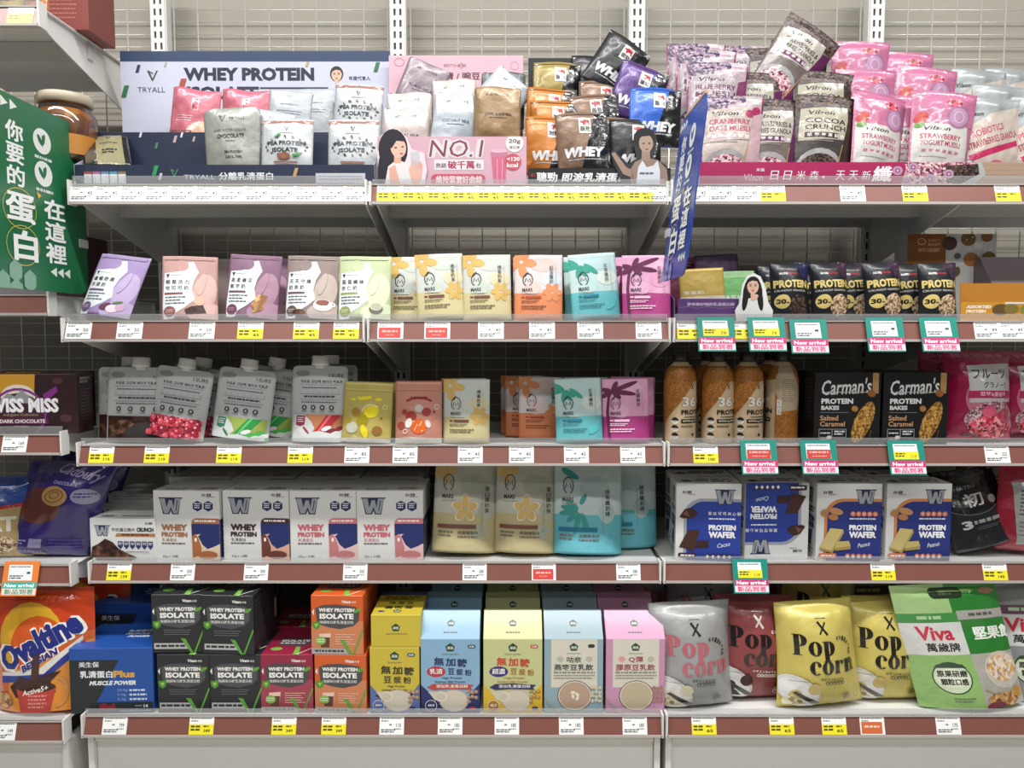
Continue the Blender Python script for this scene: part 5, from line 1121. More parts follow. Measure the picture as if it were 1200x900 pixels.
def keto(A):
    A.R(0, 0, 46, 50, '#8a5418'); A.E(17, 9, 5, 4, '#d9b98c'); A.E(17, 9, 4, 3, '#8a5418'); A.T(25, 6, 14, 3, 'DAILY', '#d9b98c', .01); A.T(25, 11, 14, 3, 'BOOST', '#d9b98c', .01); A.T(13, 17, 26, 4, 'KETO DESSERT', '#d9b98c', .02)
    for x, y, r, c in ((50, 11, 9, '#4a3230'), (72, 6, 9, '#7a5c2c'), (94, 3, 7, '#8e5f34'), (76, 30, 9, '#a8703c'), (60, 26, 4, '#5a5c58'), (97, 28, 8, '#7a6a34'), (92, 43, 8, '#4c5048'), (56, 44, 8, '#6a5a3c'), (84, 14, 5, '#d9d9d6')): A.E(x, y, r, r * .92, c)
    for i in range(14): A.E(52 + (i * 11) % 48, 3 + (i * 7) % 38, 1, 1, '#e8e2d4', n=8, same=i > 0)
box('keto', 'cookie_carton', 'box', 106, 104, 30, '#c9c9c6', dict(front=keto), mpp=.0019)
put('keto', 'mustard and white cookie carton behind the granola bags', 1112, 2, .175)
d = display('carton_display', 'mustard carton tray of assorted protein snacks at the right end', 1180, 2, .02)
card(d, 'back_panel', 1125, 332, 1260, 356, Yd + .075, '#b5792c')
card(d, 'front_panel', 1125, 354, 1260, 384, Yd + .02, '#c08a2e', lambda A: (A.T(6, 5, 30, 5, 'ASSORTED', '#efe6d0', .05, .2), A.T(6, 12, 24, 5, 'PROTEIN', '#efe6d0', .05, .2), A.E(47, 12, 10, 9, '#5f4a28'), A.E(60, 11, 9, 8, '#7a6a34'), A.R(52, 0, 135, 3, '#d9d5c8'), A.E(80, 12, 10, 9, '#7d7c3a')))
d_ = link('folded_carton', MB().prism([(0, 0), (.16, 0), (.05, .065)], 0, .2, axis='x').mesh('folded_carton', mat('#6f6468', 'plastic')), None, W(1163, 334, Yd + .1), label='grey folded carton with a sloping front above the mustard tray', category='carton')
A = Art(10, 10); A.M(1, 2, 9, 8, 4, '#8d8488', .3)

# ---- fourth tier, right end
pouch('hatsu', 'dark_pouch', 'pouch', 78, 86, .045, '#24262a', lambda A: (A.Q(40, 14, 46, 34, 45, 33, '#6a6b6c', 20, 160), A.P([(0, 0), (78, 0), (78, 30), (60, 44), (20, 44), (0, 30)], '#121213'), A.T(26, 22, 24, 16, '初', '#d3d1cc', .03), A.T(20, 12, 26, 4, 'HATSU', '#8a8a88', .0), A.E(62, 34, 5, 5, '#b5b3ae'), A.T(14, 52, 12, 10, '3', '#d3d1cc', .04), A.M(28, 54, 66, 59, 1, '#a9a8a4', .8), A.M(30, 62, 62, 66, 2, '#6f6f6e', .4)), 'gloss', mid=.7, wr=.003, mpp=M4, seed=3)
put('hatsu', 'glossy black pouch with white brush character beside the wafer boxes', 1163, 4, .03, roll=-14, lean=14, yaw=4)
put('hatsu', 'glossy black pouch deep behind, half hidden by the front black pouch', 1137, 4, .15, roll=-6, lean=6)
pouch('redbag', 'red_snack_bag', 'bag', 96, 116, .07, '#9c1c34', lambda A: (A.P([(10, 34), (60, 28), (70, 104), (20, 108)], '#a3a6a4'), A.M(18, 42, 58, 74, 7, '#55585a', .5), A.M(20, 80, 62, 100, 4, '#55585a', .25)), 'gloss', mid=1.3, wr=.005, mpp=M4, seed=7, seal=1)
put('redbag', 'shiny red snack bag with a grey label at the right edge', 1224, 4, .02, roll=4, lean=4, group='red snack bags')
put('redbag', 'shaded red snack bag behind the black pouch', 1168, 4, .22, roll=3, lean=3, group='red snack bags')

# ================================================================== top tier: carton displays
Y1 = TY[1]
def vlogo(A, x, y, q, c='#2c4a3c'): A.P([(x - q, y - q), (x - q * .6, y - q), (x, y + q * .5), (x - q * .1, y + q)], c); A.P([(x + q, y - q), (x + q * .7, y - q), (x, y + q * .4), (x, y + q)], c); A.P([(x - q * .8, y - q), (x + q * .1, y - q * .6), (x, y - q * .3)], c)
def bits(A, L):
    for x, y, q, c in L: A.P([(x, y), (x + q * .4, y), (x + q * .1, y + q), (x - q * .3, y + q)], c)
def headA(A):
    A.R(0, 0, A.w, 12, '#2b3d5c'); vlogo(A, 37, 29, 6.4); A.T(19, 42, 32, 6, 'TRYALL', '#3a3f4a', .0)
    A.T(73, 19, 151, 15.5, 'WHEY PROTEIN', '#20263a', .05); A.T(76, 41, 84, 15, 'ISOLATE', '#20263a', .05); A.R(161, 42, 240, 44, '#20263a'); A.T(161, 47, 62, 8, '乳清蛋白隨手包', '#2c3246', .03); A.T(264, 29, 25, 5, '年度代言人', '#2c3246', .02)
    face(A, 250, 27, 6, '#26221f', '#d9b09a', False); bits(A, [(20, 16, 9, '#2b3450'), (4, 40, 14, '#2f6b45'), (70, 32, 16, '#a4483c'), (216, 12, 6, '#b5925c'), (296, 13, 11, '#2f6b45'), (52, 13, 5, '#b5a48c')])
d = display('carton_display', 'navy and white counter carton of protein sachets at upper left', 262, 1, .012)
card(d, 'header_board', 145, 60, 457, 190, Y1 + .2, '#bfc2d4', headA, th=.003)
card(d, 'inner_panel', 110, 155, 437, 205, Y1 + .1, '#1f2740', lambda A: bits(A, [(38, 5, 8, '#a4566a'), (74, 12, 7, '#3f7a5a'), (56, 0, 6, '#c9ccd6'), (96, 4, 8, '#b59a9c'), (104, 0, 6, '#c9ccd6'), (118, 5, 6, '#a4a08c'), (206, 8, 10, '#b58a5c'), (140, 20, 8, '#3f7a5a')]), th=.003)
def lipA(A):
    for i, c in enumerate(('#a3414c', '#a35a84', '#5c7ca8', '#3f8aa0', '#8a6a4c')): A.R(11 + i * 10, 8, 20 + i * 10, 22, '#cfd0d3'); A.R(11 + i * 10, 8, 20 + i * 10, 11, c)
    vlogo(A, 117, 10, 5, '#3f7a5a'); A.T(128, 12, 36, 5, 'TRYALL', '#c9ccd6', 0); A.T(169, 9, 63, 9, '分離乳清蛋白', '#dfe1e8', .03); A.R(282, 10, 340, 22, '#b9bcc2'); A.M(286, 13, 336, 20, 2, '#7d8088', .4); bits(A, [(94, 1, 12, '#2f8a55'), (100, 10, 8, '#b5b8c2'), (258, 4, 10, '#b5925c')])
card(d, 'front_lip', 88, 193, 438, 217, Y1 + .008, '#1f2740', lipA, th=.002)
for nm, x, yt in (('side_flap', 119, 120), ('side_flap', 450, 150)):
    a = W(88 if x < 200 else 438, 216, Y1 + .01); a.z = max(a.z, d.location.z); bb = MB().prism([(0, 0), (.19, 0), (.19, .12), (.09, .085), (0, .04)], -.001, .001)
    link('side_flap', bb.mesh('side_flap', mat('#b9bccb', 'card')), d, a - d.location)
def pea(v):
    def f(A):
        A.R(0, 2, A.w, 6, '#9c6a60'); vlogo(A, 30, 13, 3, '#5a5c60'); A.M(22, 18, 38, 19.4, 1, '#9a9c9e', .6); A.T(8, 28, 44, 5, 'PEA PROTEIN', '#3a3c40', .03); A.T(14, 36, 30, 5, 'ISOLATE', '#3a3c40', .03)
        r = random.Random(v)
        for i in range(16):
            a = i * .39; A.E(30 + 24 * math.cos(a), 34 + 11 * math.sin(a), r.uniform(1, 2.2), r.uniform(.7, 1.4), ['#5a4a42', '#7a5a48', '#3a3c40'][i % 3], r.uniform(0, 90), 8)
        if v == 1: A.E(28, 46, 8, 4, '#8a5a44'); leaf(A, 38, 46, 10, 4, -20, '#3f8a45'); leaf(A, 16, 24, 9, 3, -30, '#3f8a45')
        A.R(16, 52, 44, 54, '#9c6a60')
    return f
pouch('pea1', 'protein_sachet', 'sachet', 60, 74, .022, '#b9bdc0', pea(1), 'foil', mid=1.2, wr=.002, mpp=.00180, seed=1, seal=1)
pouch('pea2', 'protein_sachet', 'sachet', 60, 74, .022, '#b9bdc0', pea(2), 'foil', mid=1.2, wr=.002, mpp=.00180, seed=2, seal=1)
pouch('white_s', 'protein_sachet', 'sachet', 52, 70, .02, '#aeb3b8', lambda A: (vlogo(A, 26, 10, 3, '#8a8f94'), A.M(16, 18, 38, 20, 1, '#9a9c9e'), A.M(12, 26, 42, 32, 2, '#8a8f94', .4)), 'foil', mid=1.2, wr=.002, mpp=.00185, seed=3, seal=1)
pouch('pink_s', 'protein_sachet', 'sachet', 58, 78, .026, '#c26a7a', lambda A: (A.R(26, 12, 34, 27, '#e0b4bc'), A.R(27, 13, 33, 26, '#b5505f'), A.M(8, 34, 30, 42, 3, '#e3b8be', .4), A.E(44, 56, 22, 17, '#dcb49c'), A.R(0, 52, 30, 62, '#8a5a60')), 'foil', mid=1.3, wr=.006, mpp=.00185, seed=4, freq=26)
pouch('choc_s', 'protein_sachet', 'sachet', 62, 88, .026, '#8f9189', lambda A: (vlogo(A, 22, 14, 4, '#5c5f5a'), A.T(29, 12.5, 18, 3.6, 'TRYALL', '#5c5f5a', 0), A.T(12, 27, 36, 3, 'WHEY PROTEIN ISOLATE', '#5c5f5a', 0), A.T(16, 33, 30, 5, 'CHOCOLATE', '#2c2e2c', .03), A.M(26, 41, 36, 43, 1, '#5c5f5a'), A.T(25, 53, 20, 4.4, '30g PROTEIN', '#2c2e2c', .03), A.T(26, 59, 18, 4, '5.5g BCAAs', '#2c2e2c', .03)), 'foil', mid=1.2, wr=.003, mpp=.0018, seed=5, rc=10, topw=1.14)
pouch('dark_s', 'protein_sachet', 'sachet', 56, 60, .016, '#1c1f1e', lambda A: (A.R(17, 2, 49, 60, '#8a8464'), vlogo(A, 33, 10, 3, '#33362c'), A.M(22, 20, 44, 24, 1, '#4c4c3c'), A.M(24, 32, 42, 42, 2, '#33362c', .6)), 'gloss', mid=1.1, wr=.003, mpp=.0018, seed=6, skew=-24)
GA = 'protein sachets in the navy and white carton'
for k, x, dy, yb, roll, yaw, lean, lb in (
        ('pea1', 334, .025, 214, 1, 0, 6, 'white pea protein sachet with a brown nut picture, in front'), ('pea2', 413, .025, 214, 0, 0, 6, 'white pea protein sachet, front one at the right end of the navy carton'),
        ('pea2', 417, .115, 171, 3, 0, 4, 'white pea protein sachet raised above the front right one'), ('white_s', 335, .13, 176, 4, 0, 4, 'plain silvery white sachet above the nut picture sachet'),
        ('white_s', 368, .145, 173, -2, 0, 4, 'plain silvery white sachet left of the raised pea protein sachet'), ('white_s', 309, .05, 205, 8, 0, 4, 'white sachet squeezed between grey and white front sachets'),
        ('pink_s', 222, .125, 184, 6, 0, 4, 'crumpled pink sachet, left one of the pink pair'), ('pink_s', 285, .13, 183, 2, 0, 4, 'crumpled pink sachet, right one of the pink pair'),
        ('choc_s', 271, .03, 215, -2, -4, 6, 'large grey green chocolate sachet in front of the pink pair'), ('dark_s', 124, .02, 197, 0, 0, 44, 'black sachet with a tan label slumped at the left end of the carton')):
    put(k, lb, x, 1, dy, yb=yb, roll=roll, yaw=yaw, lean=lean, group=GA)

# pink display
d = display('carton_display', 'pink counter carton with a large NO.1 on its lip', 530, 1, .012)
card(d, 'header_board', 457, 65, 613, 190, Y1 + .18, '#d3a9b6', lambda A: (A.T(64, 10, 26, 3.4, 'BESTSHAKE', '#7a4a5a', .0), A.Q(84, 12, 3.6, 4, 3, 3.4, '#7a4a5a', 0, 360, 4), A.T(36, 20, 16, 8, '多效', '#5c3a46', .02), A.T(54, 19.5, 52, 9, '乳清 / 豌豆', '#4a2c3a', .03), A.Q(12, 8, 6, 5, 5.2, 4.2, '#a4707e'), A.Q(146, 12, 5, 5, 4.2, 4.2, '#bb8a98')), th=.003)
def no1(A):
    for dx in (-1.6, 0, 1.6):
        for dy_ in (-1.4, 1.4): A.T(60 + dx, 4 + dy_, 64, 20, 'NO.1', '#c9c6c9', .05, .15)
    A.l += 1; A.T(60, 4, 64, 20, 'NO.1', '#7a3a4a', .0, .15)
    A.R(66, 27, 124, 39, '#d3d0d3'); A.T(68, 31, 12, 6, '熱銷', '#4a2c3a', .02); A.T(82, 28.6, 31, 9, '破千萬', '#a32c4c', .05); A.T(115, 31, 6, 6, '包', '#4a2c3a', .02)
    A.RR(62, 44, 126, 58, 6, '#b5505f'); A.T(68, 46, 54, 9, '維持緊實好曲線', '#ecd3d8', .03)
    A.P([(132, 17), (152, 17), (149, 60), (136, 60)], '#b5758c'); A.P([(133.5, 24), (151, 24), (149, 59), (137, 59)], '#c2647f'); A.E(142, 17, 10, 2, '#d9a9ba'); A.L([(140, 26), (140, 56)], .8, '#dc9cb0'); A.L([(146, 26), (145, 56)], .8, '#dc9cb0')
    A.E(158, 30, 10, 10, '#b5505f'); A.E(160, 8, 10.5, 10.5, '#d9d6d6'); A.T(153, 3, 14, 6, '20g', '#4a2c3a', .02); A.T(154, 11, 12, 3.6, '蛋白質', '#4a2c3a', .01); A.T(151, 24, 15, 4.6, '<120', '#f0dfe0', .03); A.T(151, 31, 13, 5, 'kcal', '#f0dfe0', .03)
card(d, 'front_lip', 443, 160, 617, 217, Y1 + .008, '#c79fae', no1, th=.002)
def lady(A):
    A.E(18, 26, 17, 24, '#1c1a24'); A.E(9, 48, 9, 30, '#1c1a24', 6); A.P([(8, 67), (12, 46), (22, 38), (34, 42), (42, 67)], '#d6d0d2'); A.P([(13, 48), (20, 44), (26, 67), (14, 67)], '#d3a08c'); A.R(19, 32, 27, 42, '#d3a08c'); A.E(24, 24, 9, 12, '#dcae9c', -8)
    A.P([(12, 26), (14, 12), (24, 8), (33, 14), (32, 17), (22, 16), (17, 24)], '#1c1a24'); A.E(21, 24, 1.6, .9, '#2a2024'); A.E(29, 23, 1.4, .9, '#2a2024'); A.E(27.6, 31, 2, .9, '#b04a58'); A.P([(40, 67), (36, 50), (40, 40), (46, 36), (52, 44), (50, 60), (46, 67)], '#d9a898'); A.P([(38, 30), (48, 28), (48, 44), (40, 46)], '#b9bcc2')
    for i in range(4): A.L([(40 + i * 3, 38 + i), (42 + i * 3, 46 + i)], 1, '#c99080')
card(d, 'portrait_cutout', 443, 149, 500, 217, Y1 + .004, '#d9c9cf', lady, th=.0012, pts=[(0, 68), (0, 30), (4, 10), (14, 1), (24, 2), (34, 12), (40, 26), (54, 30), (57, 50), (54, 68)])
def shake(t, c):
    return lambda A: (A.T(14, 9, 26, 2.8, 'BESTSHAKE', c, 0), A.T(12, 32, 32, 3.2, t, c, .02), A.M(18, 37.4, 38, 39, 1, c, .6), A.P([(0, 40), (14, 36), (18, 68), (0, 68)], '#d5d0cc') if False else None)
for k, c, t, tc in (('sh_white', '#c4b7b2', 'YOGURT MILK', '#5a4a4c'), ('sh_blue', '#b0b9bf', 'COCONUT MILK', '#3a4a5c'), ('sh_tan', '#8f7452', 'BROWN SUGAR MILK', '#33261a'), ('sh_lilac', '#857880', 'TARO MILK', '#3c3440'), ('sh_dark', '#4e5154', 'SESAME', '#b9b9b9')):
    pouch(k, 'shake_sachet', 'sachet', 54, 68, .024, c, shake(t, tc), 'foil', mid=1.3, wr=.004, mpp=.00183, seed=len(k) + len(t), freq=24, rc=4)
GSH = 'shake sachets in the pink carton'
for k, x, dy, yb, roll, lean, lb in (('sh_white', 473, .05, 197, 2, 5, 'creamy white shake sachet in front above the printed portrait'), ('sh_white', 479, .095, 176, 0, 4, 'creamy white shake sachet behind the front creamy one'), ('sh_lilac', 480, .145, 146, 22, 3, 'tilted lilac grey shake sachet in the top left of the pink carton'),
                                     ('sh_blue', 529, .05, 182, 7, 5, 'bluish white shake sachet in the middle of the pink carton'), ('sh_white', 533, .13, 160, -1, 3, 'pale shake sachet behind, under the header text'),
                                     ('sh_blue', 562, .12, 160, 42, 3, 'silvery shake sachet lying diagonally behind the tan one'), ('sh_tan', 582, .04, 172, 1, 5, 'tan brown sugar shake sachet at the right end of the pink carton'), ('sh_dark', 588, .14, 152, 2, 2, 'dark grey shake sachet behind the tan one')):
    put(k, lb, x, 1, dy, yb=yb, roll=roll, lean=lean, group=GSH)

# black display
d = display('carton_display', 'black counter carton with brush lettering and a printed man', 700, 1, .012)
card(d, 'back_panel', 619, 68, 700, 200, Y1 + .19, '#17181a', th=.003)
card(d, 'front_lip', 619, 197, 786, 217, Y1 + .008, '#17181a', lambda A: (A.T(3, 6, 6, 4, '紅', '#a8323c', .02), A.T(10, 5, 24, 11, '聰勁', '#e6e6e6', .04), A.T(39, 5.6, 78, 10.4, '即溶乳清蛋白', '#e6e6e6', .04, .15)), th=.002)
def man(A):
    A.E(39, 12, 13, 12, '#1a1819'); A.P([(24, 66), (22, 50), (28, 40), (40, 34), (56, 38), (66, 48), (68, 66)], '#8a7468'); A.P([(30, 66), (32, 46), (37, 38), (42, 46), (50, 44), (55, 38), (58, 50), (58, 66)], '#c9ccd2'); A.R(36, 24, 46, 38, '#957c6e'); A.E(41, 18, 8.4, 10.5, '#a38a7a', -6)
    A.P([(31, 14), (33, 4), (42, 1), (50, 5), (51, 14), (46, 9), (36, 10)], '#1a1819'); A.E(38, 18, 1.5, .8, '#2a2022'); A.E(45, 18, 1.5, .8, '#2a2022'); A.E(42, 25, 2, .7, '#7d4a48'); A.P([(0, 30), (4, 28), (18, 46), (26, 50), (24, 58), (14, 54)], '#937a6c'); A.M(34, 52, 50, 55, 1, '#5a5c62', .7); A.L([(24, 50), (28, 66)], .8, '#6a5850')
card(d, 'portrait_cutout', 716, 150, 786, 217, Y1 + .004, '#2a2a2c', man, th=.0012, pts=[(14, 67), (0, 32), (0, 27), (5, 27), (20, 42), (30, 36), (27, 18), (28, 6), (38, 0), (50, 2), (54, 14), (50, 34), (66, 44), (70, 67)])
def bull(c, word=True):
    def f(A):
        A.P([(46, 0), (A.w, 0), (A.w, A.h), (26, A.h)], '#1b1b1d'); A.R(26, 8, 40, 26, '#d9d6d0'); A.P([(27.4, 11.6), (28.6, 11), (29.6, 12), (31, 10.4), (38, 10.8), (38.8, 16.6), (37.2, 16.6), (36.6, 14.6), (33, 14.8), (32.6, 16.8), (31.2, 16.8), (30.6, 14.2), (28.4, 14)], '#b5303a'); A.T(27.4, 18, 11.4, 6, '聰勁', '#26262a', .04)
        if word: A.T(8, 42, 46, 11, 'WHEY', '#d9d9dc', .06, .15); A.M(12, 55, 50, 56.6, 1, '#a9a9ac', .8)
        A.R(0, 2.5, A.w, 3.4, '#3a3432')
    return f
for k, c in (('b_orange', '#b5702c'), ('b_brown', '#7d6350'), ('b_gold', '#98864c'), ('b_blue', '#2c5cb8'), ('b_purple', '#553a78'), ('b_black', '#2a2a2d')):
    pouch(k, 'whey_sachet', 'sachet', 60, 68, .024, c, bull(c), 'foil', mid=1.3, wr=.0045, mpp=.00183, seed=len(k) + 2, freq=24, seal=1)
GBK = 'whey sachets in the black carton'
for k, x, dy, yb, roll, lean, lb in (
        ('b_orange', 646, .035, 206, 0, 5, 'orange whey sachet in front at the left of the black carton'), ('b_brown', 686, .018, 204, -4, 5, 'brown whey sachet in the middle front of the black carton'), ('b_brown', 722, .045, 208, 2, 5, 'brown whey sachet half hidden right of the middle front one'),
        ('b_orange', 651, .075, 186, 0, 4, 'orange whey sachet behind the front orange one'), ('b_brown', 702, .08, 182, -7, 4, 'brown whey sachet behind the middle front one'), ('b_orange', 644, .11, 172, 3, 4, 'orange whey sachet below the gold one'),
        ('b_brown', 706, .12, 163, 2, 4, 'brown whey sachet below the two black ones'), ('b_gold', 652, .15, 140, 2, 3, 'gold whey sachet at the top left of the black carton'), ('b_black', 694, .165, 134, 4, 2, 'black whey sachet right of the gold one'),
        ('b_black', 705, .13, 122, 33, 2, 'black whey sachet tilted like a diamond against the wire grid'), ('b_purple', 738, .1, 152, 18, 3, 'purple whey sachet leaning behind the blue one'), ('b_blue', 767, .04, 174, 3, 5, 'bright blue whey sachet beside the blue hanging sign'),
        ('b_black', 745, .028, 210, 0, 4, 'black whey sachet behind the printed man')):
    put(k, lb, x, 1, dy, yb=yb, roll=roll, lean=lean, group=GBK)

# magenta display and muesli pouches
d = display('carton_display', 'magenta counter carton for muesli with a cereal bowl picture', 1000, 1, .012)
def mlip(A):
    A.R(262, 0, 400, 28, '#a58a76'); A.M(266, 3, 398, 26, 4, '#97806e', .2); A.T(52, 14, 22, 8, 'Vilson', '#dcb6c4', .0, .2); A.T(66, 7, 10, 4, '米森', '#e6d3da', .02)
    for i, ch in enumerate('日日米森·天天新'): A.T(82 + i * 15.4, 10 if ch != '·' else 16, 11 if ch != '·' else 3, 11 if ch != '·' else 3, ch, '#eadfe3', .0, .15)
    A.T(202, 5, 24, 18, '纖', '#f0e6ea', .03, .15); A.P([(244, 0), (330, 0), (336, 14), (320, 28), (236, 28)], '#a5a8a6'); A.P([(240, 0), (324, 0), (328, 12), (308, 26), (246, 28)], 'pinkgranola'); A.P([(288, 4), (326, 2), (328, 14), (306, 26), (290, 24)], 'darkgranola')
    for x, y, r in ((232, 10, 6), (250, 6, 6), (270, 20, 7), (292, 14, 6), (243, 22, 5)): A.E(x, y, r, r * .9, '#b08aa4'); A.E(x, y, r * .5, r * .45, '#8a4a70'); A.E(x, y, r * .22, r * .2, '#d9b4c8')
card(d, 'front_lip', 820, 190, 1230, 217, Y1 + .008, '#9c1650', mlip, th=.002)
card(d, 'inner_panel', 826, 176, 1230, 205, Y1 + .15, '#8d1446', th=.002)
def muesli(top, panel, l1, l2, sub, bowl, acc, fruit='', hdr='darkgranola'):
    def f(A):
        w, h = A.w, A.h; (A.R(0, 0, w, 20, hdr) if hdr in PICS else A.R(0, 0, w, 40, hdr)) if hdr != 'blueberry' else (A.R(0, 0, w, 30, '#b7a2aa'), A.E(8, 12, 20, 17, 'blueberry'), A.E(32, 5, 14, 7, 'blueberry'), A.R(0, 0, 1.6, h, '#7a2450'), A.R(w - 1.6, 0, w, h, '#7a2450'))
        A.P([(5, 18), (w - 12, 14), (w - 8, 52), (3, 56)] if fruit != 'y' else [(2, 40), (w - 6, 40), (w - 2, 88), (2, 88)], panel)
        y = 20 if fruit != 'y' else 43
        A.T(12, y, 26, 5, 'Vilson', '#2c2a26', .02, .2); A.T(9, y + 9, w * .66, 6, l1, l2, .02); A.T(9, y + 17, w * .66, 6, sub, l2, .02); A.R(9, y + 26, w * .68, y + 32, acc) if fruit != 'y' else None
        for i in range(6): A.T(11 + i * 7, y + 27, 5, 4, '草莓莓果穀脆'[i], '#eae2e4' if fruit != 'y' else acc, .02)
        A.M(10, y + 35, w * .6, y + 38, 1, '#8a8680', .4)
        if fruit == 'y':
            A.E(w - 18, 30, 13, 14, '#9c7090', 20); A.E(w - 18, 30, 10, 11, '#b58cab', 20); A.Q(w - 18, 30, 6, 7, 4.6, 5.6, '#cfaec4'); A.E(w - 24, 14, 8, 5, 'berry'); A.E(9, 34, 6, 8, '#b5423c', 30); A.E(8, 42, 5, 3, '#5c8a3c', -20)
        else:
            A.E(w * .42, h - 10, w * .4, 24, '#9c9c9a'); A.E(w * .42, h - 8, w * .36, 20, bowl)
            for i in range(4): A.L([(w * .78 + i, h - 40 + i * 4), (w * .7, h - 6)], .9, '#b5945c')
            if fruit == 'c':
                for q in ((50, 22), (57, 18), (60, 26)): A.E(q[0], q[1], 4.4, 4.4, '#a0305c')
                A.RR(56, 22, w - 2, 28, 2, '#b5476c')
            A.P([(w - 10, 24), (w, 20), (w, h), (w - 18, h)], acc)
    return f
for k, c, fn in (('mu_straw', '#6c625e', muesli('', '#aca79c', 'STRAWBERRIES &', '#2c2a26', 'BERRIES GRANOLA', 'pinkgranola', '#5e2450')), ('mu_cocoa', '#3f3a37', muesli('', '#aaa592', 'COCOA', '#2c2a26', 'CRUNCH', 'darkgranola', '#3a2c28')),
                 ('mu_cran', '#b7a8a0', muesli('', '#b7a8a0', 'CRANBERRY', '#a33058', 'OATS MUESLI', 'pinkgranola', '#b89aa0', 'c', 'blueberry')), ('mu_blue', '#9c7f90', muesli('', '#a99ca2', 'BLUEBERRY', '#5e2450', 'MUESLI', 'blueberry', '#7a3a5c', '', 'blueberry')),
                 ('mu_pink', '#b56c8c', muesli('', '#c4c2bc', 'STRAWBERRY', '#a33058', 'YOGURT MUESLI', 'pinkgranola', '#b5507a', 'y', '#b56c8c'))):
    pouch(k, 'muesli_pouch', 'pouch', 64, 98, .028, c, fn, 'foil', mid=1.15, wr=.003, topw=1.16, mpp=.00182, seed=len(k), freq=18, seal=1, bands=[(0, 3, '#5c3a48' if 'pink' not in k else '#9c4a70')])
pouch('mu_white', 'muesli_pouch', 'pouch', 70, 98, .03, '#8f9494', lambda A: (A.P([(0, 44), (30, 22), (A.w, 8), (A.w, A.h), (0, A.h)], '#bdb1a6'), A.T(6, 38, 42, 8, 'PROBIOTICS', '#b54a6c', .02, 0, -22), A.T(6, 47, 62, 8, 'STRAWBERRIES GRANOLA', '#9c2c50', .02, 0, -22), A.P([(10, 72), (66, 48), (68, 54), (13, 79)], '#b5305c'), A.Q(10, 84, 8, 8, 7, 7, '#5a5c5c'), A.E(10, 84, 7, 7, '#b5b9ba'), A.E(42, 82, 10, 7, '#c2607c'), A.E(42, 92, 14, 8, 'berry'), A.T(6, 20, 16, 5, 'Vilson', '#3a3c3c', .02, .2)), 'foil', mid=1.15, wr=.004, mpp=.00182, seed=9, freq=18, seal=1)
GMU = 'muesli pouches on the top shelf'
for k, x, dy, yb, roll, lean, yaw, lb in (
        ('mu_cran', 856, .03, 213, 2, 5, -4, 'pale cranberry oats muesli pouch right behind the blue sign'), ('mu_straw', 905, .04, 216, 2, 5, 0, 'strawberry granola pouch with a bowl picture, front row'), ('mu_cocoa', 965, .03, 214, 5, 5, 0, 'dark cocoa crunch pouch, front row'),
        ('mu_straw', 905, .12, 130, 34, 2, 0, 'granola pouch tilted like a diamond on top of the pile'), ('mu_straw', 906, .19, 150, 2, 2, 0, 'granola pouch lying high behind the tilted one'), ('mu_straw', 882, .1, 182, 2, 4, 0, 'granola pouch behind the front strawberry granola pouch'),
        ('mu_cocoa', 962, .1, 182, 4, 4, 0, 'cocoa crunch pouch right behind the front cocoa one'), ('mu_cocoa', 935, .2, 140, 3, 2, 0, 'cocoa crunch pouch deep behind the tilted pouch'),
        ('mu_blue', 838, .075, 172, 3, 4, 0, 'blueberry muesli pouch nearest the cranberry pouch'), ('mu_blue', 824, .115, 156, 3, 3, 0, 'blueberry muesli pouch second from the front of its stack'), ('mu_blue', 814, .155, 146, 2, 3, 0, 'blueberry muesli pouch at the back of its stack'), ('mu_blue', 866, .205, 146, 1, 2, 0, 'blueberry muesli pouch against the wire grid beside the upright'),
        ('mu_pink', 1100, .02, 211, 7, 5, -3, 'pink yogurt muesli pouch in front, tilted right'), ('mu_pink', 1027, .03, 213, 9, 5, 14, 'pink yogurt muesli pouch in front, left one'), ('mu_pink', 1066, .062, 214, 6, 4, 0, 'pink yogurt muesli pouch squeezed between the two front ones'),
        ('mu_pink', 1015, .11, 178, 2, 4, 0, 'pink yogurt muesli pouch behind the cocoa and left pink ones'), ('mu_pink', 1080, .11, 178, 7, 4, 0, 'pink yogurt muesli pouch in the second row, right one'), ('mu_pink', 1008, .165, 143, 2, 3, 0, 'pink yogurt muesli pouch at the top left of the pink pile'), ('mu_pink', 1057, .17, 156, 4, 3, 0, 'pink yogurt muesli pouch at the top, with a curled corner'),
        ('mu_white', 1160, .03, 216, 5, 5, 0, 'pale probiotic strawberry granola pouch in front at right'), ('mu_white', 1172, .1, 198, 4, 4, 0, 'pale granola pouch behind the front pale one'), ('mu_white', 1143, .15, 178, 5, 3, 0, 'pale granola pouch high behind the pink ones'),
        ('mu_white', 1186, .17, 175, 3, 3, 0, 'pale granola pouch at the top near the right edge'), ('mu_white', 1222, .04, 214, 2, 4, 0, 'pale granola pouch cut off by the right edge')):
    put(k, lb, x, 1, dy, yb=yb, roll=roll, lean=lean, yaw=yaw, group=GMU)

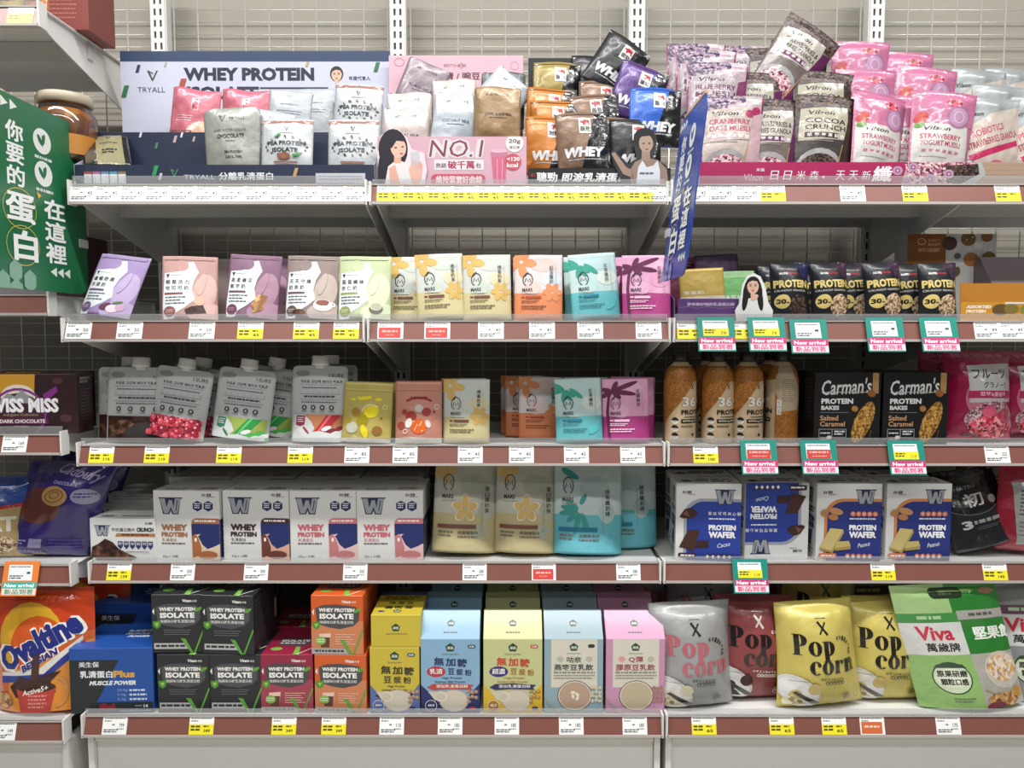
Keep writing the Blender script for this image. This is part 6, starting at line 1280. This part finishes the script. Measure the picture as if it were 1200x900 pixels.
# ================================================================== hanging signs, at right angles to the shelves
def sign_art(A, blue):
    g = '#1d3f94' if blue else '#1f6b44'; A.R(0, 0, 100, 130, g)
    for i in range(3): A.P([(4 + i * 10, 3), (4 + i * 10, 10), (12 + i * 10, 6.5)], '#dfe6e0'); A.P([(90 - i * 9, 112), (90 - i * 9, 119), (82 - i * 9, 115.5)], '#dfe6e0')
    for i, ch in enumerate('你要的'): A.T(18, 17 + i * 15, 19, 13, ch, '#e9edea', .045)
    for y, ic in ((19, 0), (42, 1)):
        A.E(60, y + 4, 11, 9, '#dfe6e0'); leaf(A, 60, y + 7, 9, 4, -70, g); leaf(A, 60, y + 7, 9, 4, -130, g); A.L([(60, y + 8), (60, y)], .8, g); A.M(50, y + 15, 71, y + 17.5, 1, '#cfd9d2', .8)
    A.Q(30, 75, 19, 14, 18.4, 13.4, '#c4b85a'); A.Q(32, 100, 19, 14, 18.4, 13.4, '#c4b85a')
    A.T(15, 65, 32, 19, '蛋', '#eef1ee', .06); A.T(22, 90, 26, 20, '白', '#eef1ee', .07)
    for i, ch in enumerate('在這裡'): A.T(59, 63 + i * 16, 26, 14, ch, '#eef1ee', .06)
    A.P([(50, 60), (56, 62), (52, 65)], '#d9a92c')
    for x, y in ((22, 118), (38, 124), (8, 126), (22, 131)): hexa(A, x, y, 8, '#7fa894' if not blue else '#6f84bc')
def sign(label, X, y0, y1, ztop, zbot, blue, roll, frame):
    w, h = y1 - y0, ztop - zbot; r = link('hanging_sign', None, None, (X, (y0 + y1) / 2, zbot), (0, R_(roll), 0), label=label, category='sign', group='hanging shelf signs')
    rc = .03; pts = [(-w / 2, 0 + (rc if 0 else 0))]
    pts = []
    for cx, cz, a in ((w / 2 - rc, rc, -90), (w / 2 - rc, h - rc, 0), (-w / 2 + rc, h - rc, 90), (-w / 2 + rc, rc, 180)):
        for i in range(6): t = R_(a + i * 18); pts.append((cx + rc * math.cos(t), cz + rc * math.sin(t)))
    link('sign_board', MB().prism(pts, -.0012, .0012).mesh('sign_board', mat('#1d3f94' if blue else '#1f6b44', 'plastic')), r)
    A = Art(100, 130); sign_art(A, blue)
    k = 1.0
    sgn = -1 if blue else 1
    A2 = Art(100, 130); A2.it = [(c, [(x * (1 if blue else .86), y) for x, y in v], f, l) for c, v, f, l in A.it[1:]]; A2.l = A.l
    def fn(x, y, l): yy = (x / 100 - .5) * w * sgn; return (sgn * (.0013 + .00006 * l), yy, h - y / 130 * h)
    link('sign_print', art_mesh('sign_print', [(A2, fn, None)], 'plastic'), r)
    link('hanger_clip', MB().box(-.006, w / 2 - .03, h * .28, .003, w / 2 + .002, h * .33).mesh('hanger_clip', mat('#c9c9c6', 'plastic')), r)
    if frame:
        link('edge_strip', MB().box(-.0022, -w / 2 + .02, h - .0005, .0022, w / 2 - .03, h + .004).mesh('edge_strip', mat('#c9a064', 'plastic')), r)
    return r
ya, yb_ = 1.36, 1.66
sign('green hanging sign with white Chinese lettering at the left bay', -.931, ya, yb_, W(2, 97, ya).z, W(2, 336, ya).z, False, 0, False)
ya, yb_ = 1.33, 1.54
sign('narrow looking blue hanging sign with white Chinese lettering', .305, ya, yb_, W(800, 103, ya).z, W(800, 322, ya).z, True, 6.5, True)
